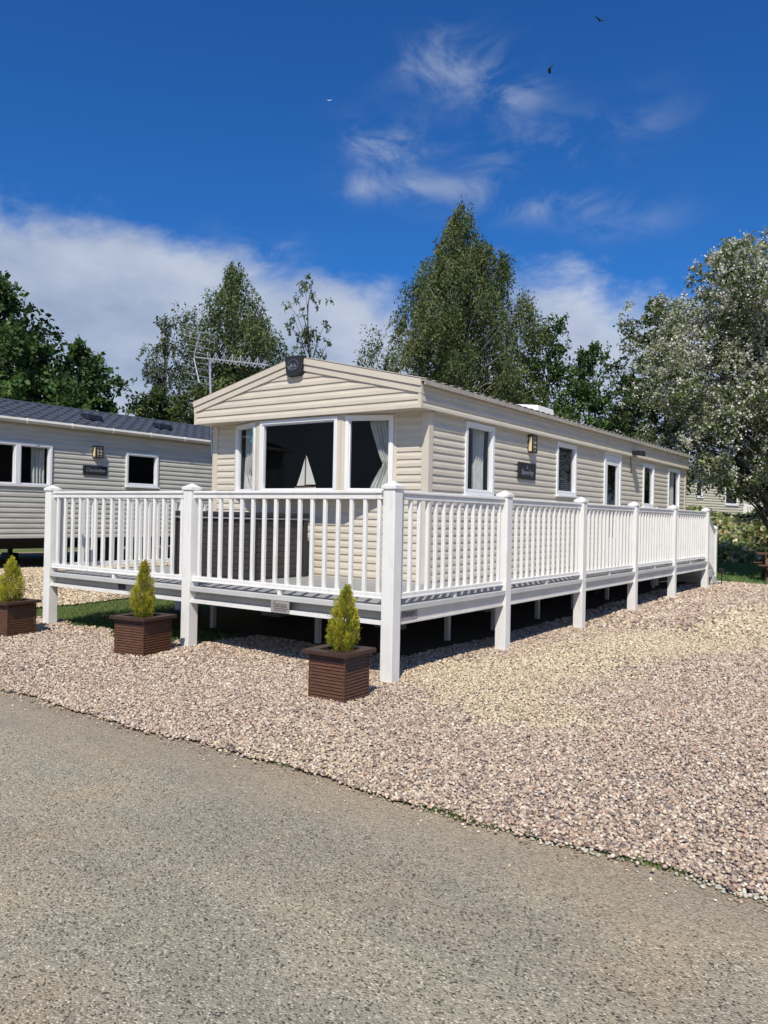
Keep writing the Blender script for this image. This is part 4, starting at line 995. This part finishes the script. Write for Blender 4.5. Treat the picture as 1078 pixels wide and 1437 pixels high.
tree('birch_tree', -17.8, 14.9, 10.6, [(.32,.75),(.5,1),(.68,.85),(.82,.62),(.93,.3),(1,.08)], 2.45, 'tall weeping birch rising behind the left slope of the gable', 41, 300, 170, .105, .26, .5, 1.2, 1.5, BIRCH, bark=M_BARKB, trunk_r=.14, off=[(0,0,0),(.5,.1,.1),(.8,-.1,-.1),(1,-.1,0)], lump=.3)
tree('birch_tree', -19.2, 12.6, 8.6, [(.3,.7),(.55,1),(.8,.55),(1,.1)], 1.15, 'small birch left of the tall weeping birch, behind the aerial', 42, 90, 110, .11, .26, .36, 1.2, 1.2, [(.06,.09,.04),(.09,.12,.06),(.12,.15,.08)], bark=M_BARKB, trunk_r=.09, lump=.4)
tree('birch_tree', -15.5, 16.5, 10.4, [(.45,.25),(.6,.5),(.75,.9),(.9,.8),(1,.15)], 1.35, 'thin sparse young birch with sky showing through, right of the gable badge', 43, 46, 48, .11, .26, .26, 1.0, .9, BIRCH, bark=M_BARK, trunk_r=.07, shell=.8)
tree('birch_tree', -10.75, 19.8, 13.2, [(.14,.95),(.4,1),(.52,.98),(.64,.84),(.75,.62),(.84,.44),(.90,.24),(.95,.10),(1,.03)], 3.35, 'tallest pointed birch standing behind the middle of the cream caravan', 44, 760, 210, .105, .26, .55, 1.2, 1.4, [(.065,.10,.034),(.095,.13,.045),(.125,.16,.058),(.145,.165,.06)], bark=M_BARKB, trunk_r=.22, off=[(0,0,0),(.5,-.05,-.05),(.7,.05,0),(1,.0,.0)], lump=.21)
GRN = [(.05,.10,.024),(.07,.135,.032),(.095,.17,.04),(.04,.08,.022)]
tree('alder_tree', -8.75, 23.6, 9.2, [(.1,1),(.4,.95),(.7,.7),(.88,.4),(1,.1)], 1.75, 'dark green pointed tree just right of the tallest birch', 45, 190, 130, .13, .3, .48, .3, -.2, GRN, spiky=.5, trunk_r=.12)
tree('alder_tree', -7.3, 24.5, 8.7, [(.1,1),(.4,1),(.65,.7),(.85,.35),(1,.06)], 1.6, 'bright green upright tree between the pointed dark tree and the flowering tree', 46, 170, 130, .13, .3, .45, .3, -.2, GRN, spiky=.7, trunk_r=.12)
tree('alder_tree', -5.6, 25.0, 7.4, [(.05,1),(.4,1),(.7,.75),(.9,.4),(1,.1)], 1.6, 'dark shrubby tree above the far end of the cream caravan roof', 47, 190, 130, .13, .3, .5, .3, 0, GRN, trunk_r=.12)
tree('alder_tree', -4.2, 22.8, 9.7, [(.36,.8),(.5,1),(.75,.8),(.9,.45),(1,.1)], 1.5, 'green tree showing behind the left edge of the flowering tree', 48, 130, 130, .13, .3, .45, .3, .3, [(.05,.08,.03),(.07,.105,.038),(.09,.12,.045)], trunk_r=.12)
WB = [(.13,.175,.06),(.18,.22,.085),(.25,.275,.13),(.09,.125,.04),(.33,.34,.22)]
tree('whitebeam_tree', .75, 18.4, 9.6, [(.25,.4),(.32,.8),(.48,1),(.65,.95),(.8,.8),(.92,.55),(1,.25)], 3.6, 'large grey green flowering tree with cream blossom at the right photo edge', 49, 720, 150, .10, .3, .5, .3, .35, WB, trunk_r=.11, flowers=9000, off=[(0,0,0),(.3,-.1,-.1),(.6,-.2,0),(1,-.9,0)], lump=.16)
tree('birch_tree', 1.6, 25.2, 12.6, [(.3,1),(.6,.9),(.8,.6),(1,.1)], 2.0, 'tall birch top rising behind the flowering tree at the right edge', 50, 170, 120, .13, .28, .5, 1, 1.2, [(.07,.09,.035),(.09,.11,.05),(.11,.13,.06)], bark=M_BARKB, trunk_r=.16)
# climbing / ground cover on the bank
rg = np.random.default_rng(77); n = 30000
x = rg.uniform(-7, 6, n); y = rg.uniform(25.4, 30.5, n)
P = np.stack([x, y, gh(x, y)+rg.random(n)**1.5*(.45+.25*np.sin(x*2.1+y))+.02], 1)
V, F = leaf_cloud(P, .19, .42, rg, -.2)
c = np.array([(.24,.30,.10),(.36,.40,.17),(.62,.61,.40),(.14,.18,.06),(.50,.34,.16)])[rg.choice(5, n, p=[.28,.25,.25,.15,.07])]*rg.uniform(.7, 1.3, (n, 1))
tag(np_mesh('ground_cover', V, F, M_LEAF, col=np.repeat(c, 4, 0)), kind='stuff')
n = 9000; x = rg.uniform(-7, 6, n); y = rg.uniform(29.3, 30.3, n); P = np.stack([x, y, gh(x, y)+rg.random(n)*.35], 1)
V, F = leaf_cloud(P, .18, .35, rg, 0); c = np.array([(.03,.05,.02),(.05,.07,.03)])[rg.integers(0, 2, n)]*rg.uniform(.7, 1.3, (n, 1))
hd = empty('hedge', (0, 29.8, 1.4), 0, 'low dark clipped hedge along the top of the bank in front of the pale caravan', 'hedge')
V[:, 1] -= 29.8; V[:, 2] -= 1.4
np_mesh('foliage', V, F, M_LEAF, hd, col=np.repeat(c, 4, 0))

# ------------------------------------------------------------------ birds
def bird(name, loc, span, rz, roll, mat, label, cat='bird', fold=.3, group=None):
    root = empty(name, loc, rz, label, cat, group); root.rotation_euler = (roll, 0, rz)
    mb = MB(); L = span*.42
    pts = []; rad = []
    for t in np.linspace(0, 1, 9): pts.append((0, -L/2+L*t, .0)); rad.append(max(.004, span*.055*math.sin(math.pi*min(1, t*1.1+.02))**.8))
    mb.tube(pts, rad, 8)
    for s in (-1, 1):
        P = [(0, .10), (.18, .14), (.34, .06), (.50, -.10), (.30, -.07), (.14, -.09), (0, -.10)]
        n = len(mb.v); zf = lambda u: fold*abs(u)*(1-abs(u))*span
        for zz in (.004, -.004): mb.v += [(s*u*span, v*span, zf(u)+zz) for u, v in P]
        k = len(P); mb.f += [tuple(range(n, n+k)), tuple(range(n+k, n+2*k))[::-1]]+[(n+i, n+(i+1) % k, n+(i+1) % k+k, n+i+k) for i in range(k)]
    n = len(mb.v); mb.v += [(-.02*span, -L/2+.05*span, 0), (.02*span, -L/2+.05*span, 0), (.08*span, -L/2-.12*span, .002), (-.08*span, -L/2-.12*span, .002)]; mb.f.append((n, n+1, n+2, n+3))
    mb.build('body', mat, root); return root
bird('crow', (-10.18, 32.42, 27.21), .85, math.radians(60), math.radians(30), M_BIRD, 'black bird in flight near the top right, higher of the two black birds', fold=.5)
bird('crow', (-12.26, 30.96, 24.71), .9, math.radians(120), math.radians(-50), M_BIRD, 'black bird with spread wings in flight below the other black bird', fold=-.5)
bird('gull', (-34.26, 39.81, 33.46), .45, math.radians(20), math.radians(40), M_GULL, 'tiny white bird far up in the blue sky above the gable')

# ------------------------------------------------------------------ world
w = bpy.data.worlds.new('World'); SC.world = w; w.use_nodes = True; nt = w.node_tree; L = nt.links.new
for n in list(nt.nodes): nt.nodes.remove(n)
out = N(nt, 'ShaderNodeOutputWorld')
elev = math.asin(-SUN.z); saz = math.atan2(-SUN.x, -SUN.y)   # direction to the sun, clockwise from +Y
sky = N(nt, 'ShaderNodeTexSky'); sky.sky_type = 'NISHITA'; sky.sun_disc = False; sky.sun_elevation = elev; sky.sun_rotation = saz
sky.air_density = 1.0; sky.dust_density = .7; sky.ozone_density = 3.0; sky.altitude = 100
hs_ = N(nt, 'ShaderNodeHueSaturation'); hs_.inputs['Saturation'].default_value = 1.15; L(sky.outputs[0], hs_.inputs['Color'])
mt = N(nt, 'ShaderNodeMix', data_type='RGBA', blend_type='MULTIPLY'); mt.inputs[0].default_value = 1; L(hs_.outputs[0], mt.inputs[6]); mt.inputs[7].default_value = (.38, 1.0, 1.66, 1)
bg = N(nt, 'ShaderNodeBackground'); bg.inputs[1].default_value = .073; L(mt.outputs[2], bg.inputs[0])
tc = N(nt, 'ShaderNodeTexCoord'); sx = N(nt, 'ShaderNodeSeparateXYZ'); L(tc.outputs['Generated'], sx.inputs[0])
def M(op, a, b=None, c=None, clamp=False):
    m = N(nt, 'ShaderNodeMath', operation=op); m.use_clamp = clamp
    for i, q in enumerate((a, b, c)):
        if q is None: continue
        if isinstance(q, (int, float)): m.inputs[i].default_value = q
        else: L(q, m.inputs[i])
    return m.outputs[0]
az = M('ADD', M('ARCTAN2', sx.outputs[0], sx.outputs[1]), .617)   # azimuth measured from the caravan's gable direction
el = M('ARCSINE', sx.outputs[2])
mp = N(nt, 'ShaderNodeMapping'); mp.inputs['Scale'].default_value = (1, 1, 1.9); L(tc.outputs['Generated'], mp.inputs[0])
def noi(scale, det, rough=.6, dist=0, v=None):
    n = N(nt, 'ShaderNodeTexNoise'); setin(n, Scale=scale, Detail=det, Roughness=rough, Distortion=dist); L(v or mp.outputs[0], n.inputs['Vector']); return n.outputs['Fac']
n1 = noi(4.5, 9, .62, .2); n2 = noi(11, 8, .6, .6); n3 = noi(1.9, 4)
# low bank
def gau(ca, ce, wa, we):
    da = M('DIVIDE', M('SUBTRACT', az, ca), wa); de = M('DIVIDE', M('SUBTRACT', el, ce), we)
    return M('EXPONENT', M('MULTIPLY', M('ADD', M('MULTIPLY', da, da), M('MULTIPLY', de, de)), -1))
topl = M('MULTIPLY', M('EXPONENT', M('MULTIPLY', M('POWER', M('ABSOLUTE', M('DIVIDE', M('ADD', az, .40), .20)), 2.0), -1)), .075)
edge = M('ADD', M('ADD', .288, topl), M('MULTIPLY', M('SUBTRACT', n1, .5), .26))
bank = N(nt, 'ShaderNodeMapRange', interpolation_type='SMOOTHSTEP'); L(M('SUBTRACT', edge, el), bank.inputs[0]); bank.inputs[1].default_value = -.012; bank.inputs[2].default_value = .065; bank.inputs[3].default_value = 0; bank.inputs[4].default_value = .93
bankm = bank.outputs[0]
def px(u, v): return math.atan2(u-539, 1096), math.atan2(724-v, math.hypot(1096, u-539))
blobs = [((605, 85), .055, .030, .9), ((700, 125), .045, .035, .8), ((535, 198), .055, .026, 1.0), ((790, 205), .05, .03, .75), ((500, 262), .028, .012, .9), ((610, 262), .09, .016, .8), ((745, 280), .09, .018, .75), ((352, 350), .045, .02, .8), ((870, 300), .06, .018, .35), ((900, 160), .05, .03, .25), ((680, 210), .05, .03, .5)]
tot = None
for (u, v), wa, we, s in blobs:
    a_, e_ = px(u, v); g_ = M('MULTIPLY', gau(a_, e_, wa, we), s); tot = g_ if tot is None else M('ADD', tot, g_)
wn = N(nt, 'ShaderNodeMapRange', interpolation_type='SMOOTHSTEP'); L(n2, wn.inputs[0]); wn.inputs[1].default_value = .36; wn.inputs[2].default_value = .72
wis = M('MULTIPLY', M('MULTIPLY', tot, wn.outputs[0]), .75, clamp=True)
mask = M('MAXIMUM', bankm, wis)
cc = ramp(nt, n3, [(.35, (.42, .50, .66)), (.65, (.62, .69, .82))])
n4 = noi(7, 7, .55); cc2 = N(nt, 'ShaderNodeMix', data_type='RGBA', blend_type='MULTIPLY'); cc2.inputs[0].default_value = 1; L(cc, cc2.inputs[6]); L(ramp(nt, n4, [(.32, (.72, .77, .85)), (.66, (1.15, 1.12, 1.08))]), cc2.inputs[7])
bc = N(nt, 'ShaderNodeBackground'); L(cc2.outputs[2], bc.inputs[0]); bc.inputs[1].default_value = .88
mxs = N(nt, 'ShaderNodeMixShader'); L(mask, mxs.inputs[0]); L(bg.outputs[0], mxs.inputs[1]); L(bc.outputs[0], mxs.inputs[2]); L(mxs.outputs[0], out.inputs[0])

sl = bpy.data.lights.new('sun', 'SUN'); sl.energy = 4.8; sl.angle = math.radians(.53); sl.color = (1, .93, .81)
so = bpy.data.objects.new('sun', sl); link(so); so.rotation_euler = SUN.to_track_quat('-Z', 'Y').to_euler(); so.location = (0, -10, 30)

# ------------------------------------------------------------------ camera
yaw, pit, rol = .6174577, .0053906, .0200310
fw = Vector((-math.sin(yaw)*math.cos(pit), math.cos(yaw)*math.cos(pit), math.sin(pit))); rt = Vector((math.cos(yaw), math.sin(yaw), 0)); up = rt.cross(fw)
r2 = math.cos(rol)*rt+math.sin(rol)*up; u2 = -math.sin(rol)*rt+math.cos(rol)*up
cd = bpy.data.cameras.new('camera'); cd.sensor_fit = 'VERTICAL'; cd.sensor_height = 36; cd.sensor_width = 27; cd.lens = 36*1095.58/1437; cd.clip_end = 2000; cd.clip_start = .05
co = bpy.data.objects.new('camera', cd); link(co)
co.matrix_world = Matrix(((r2.x, u2.x, -fw.x, 4.2929), (r2.y, u2.y, -fw.y, -6.1922), (r2.z, u2.z, -fw.z, 1.6), (0, 0, 0, 1)))
SC.camera = co
SC.view_settings.view_transform = 'Standard'; SC.view_settings.look = 'None'; SC.view_settings.exposure = 0; SC.view_settings.gamma = 1
SC.render.resolution_x = 768; SC.render.resolution_y = 1024
SC.cycles.transparent_max_bounces = 16
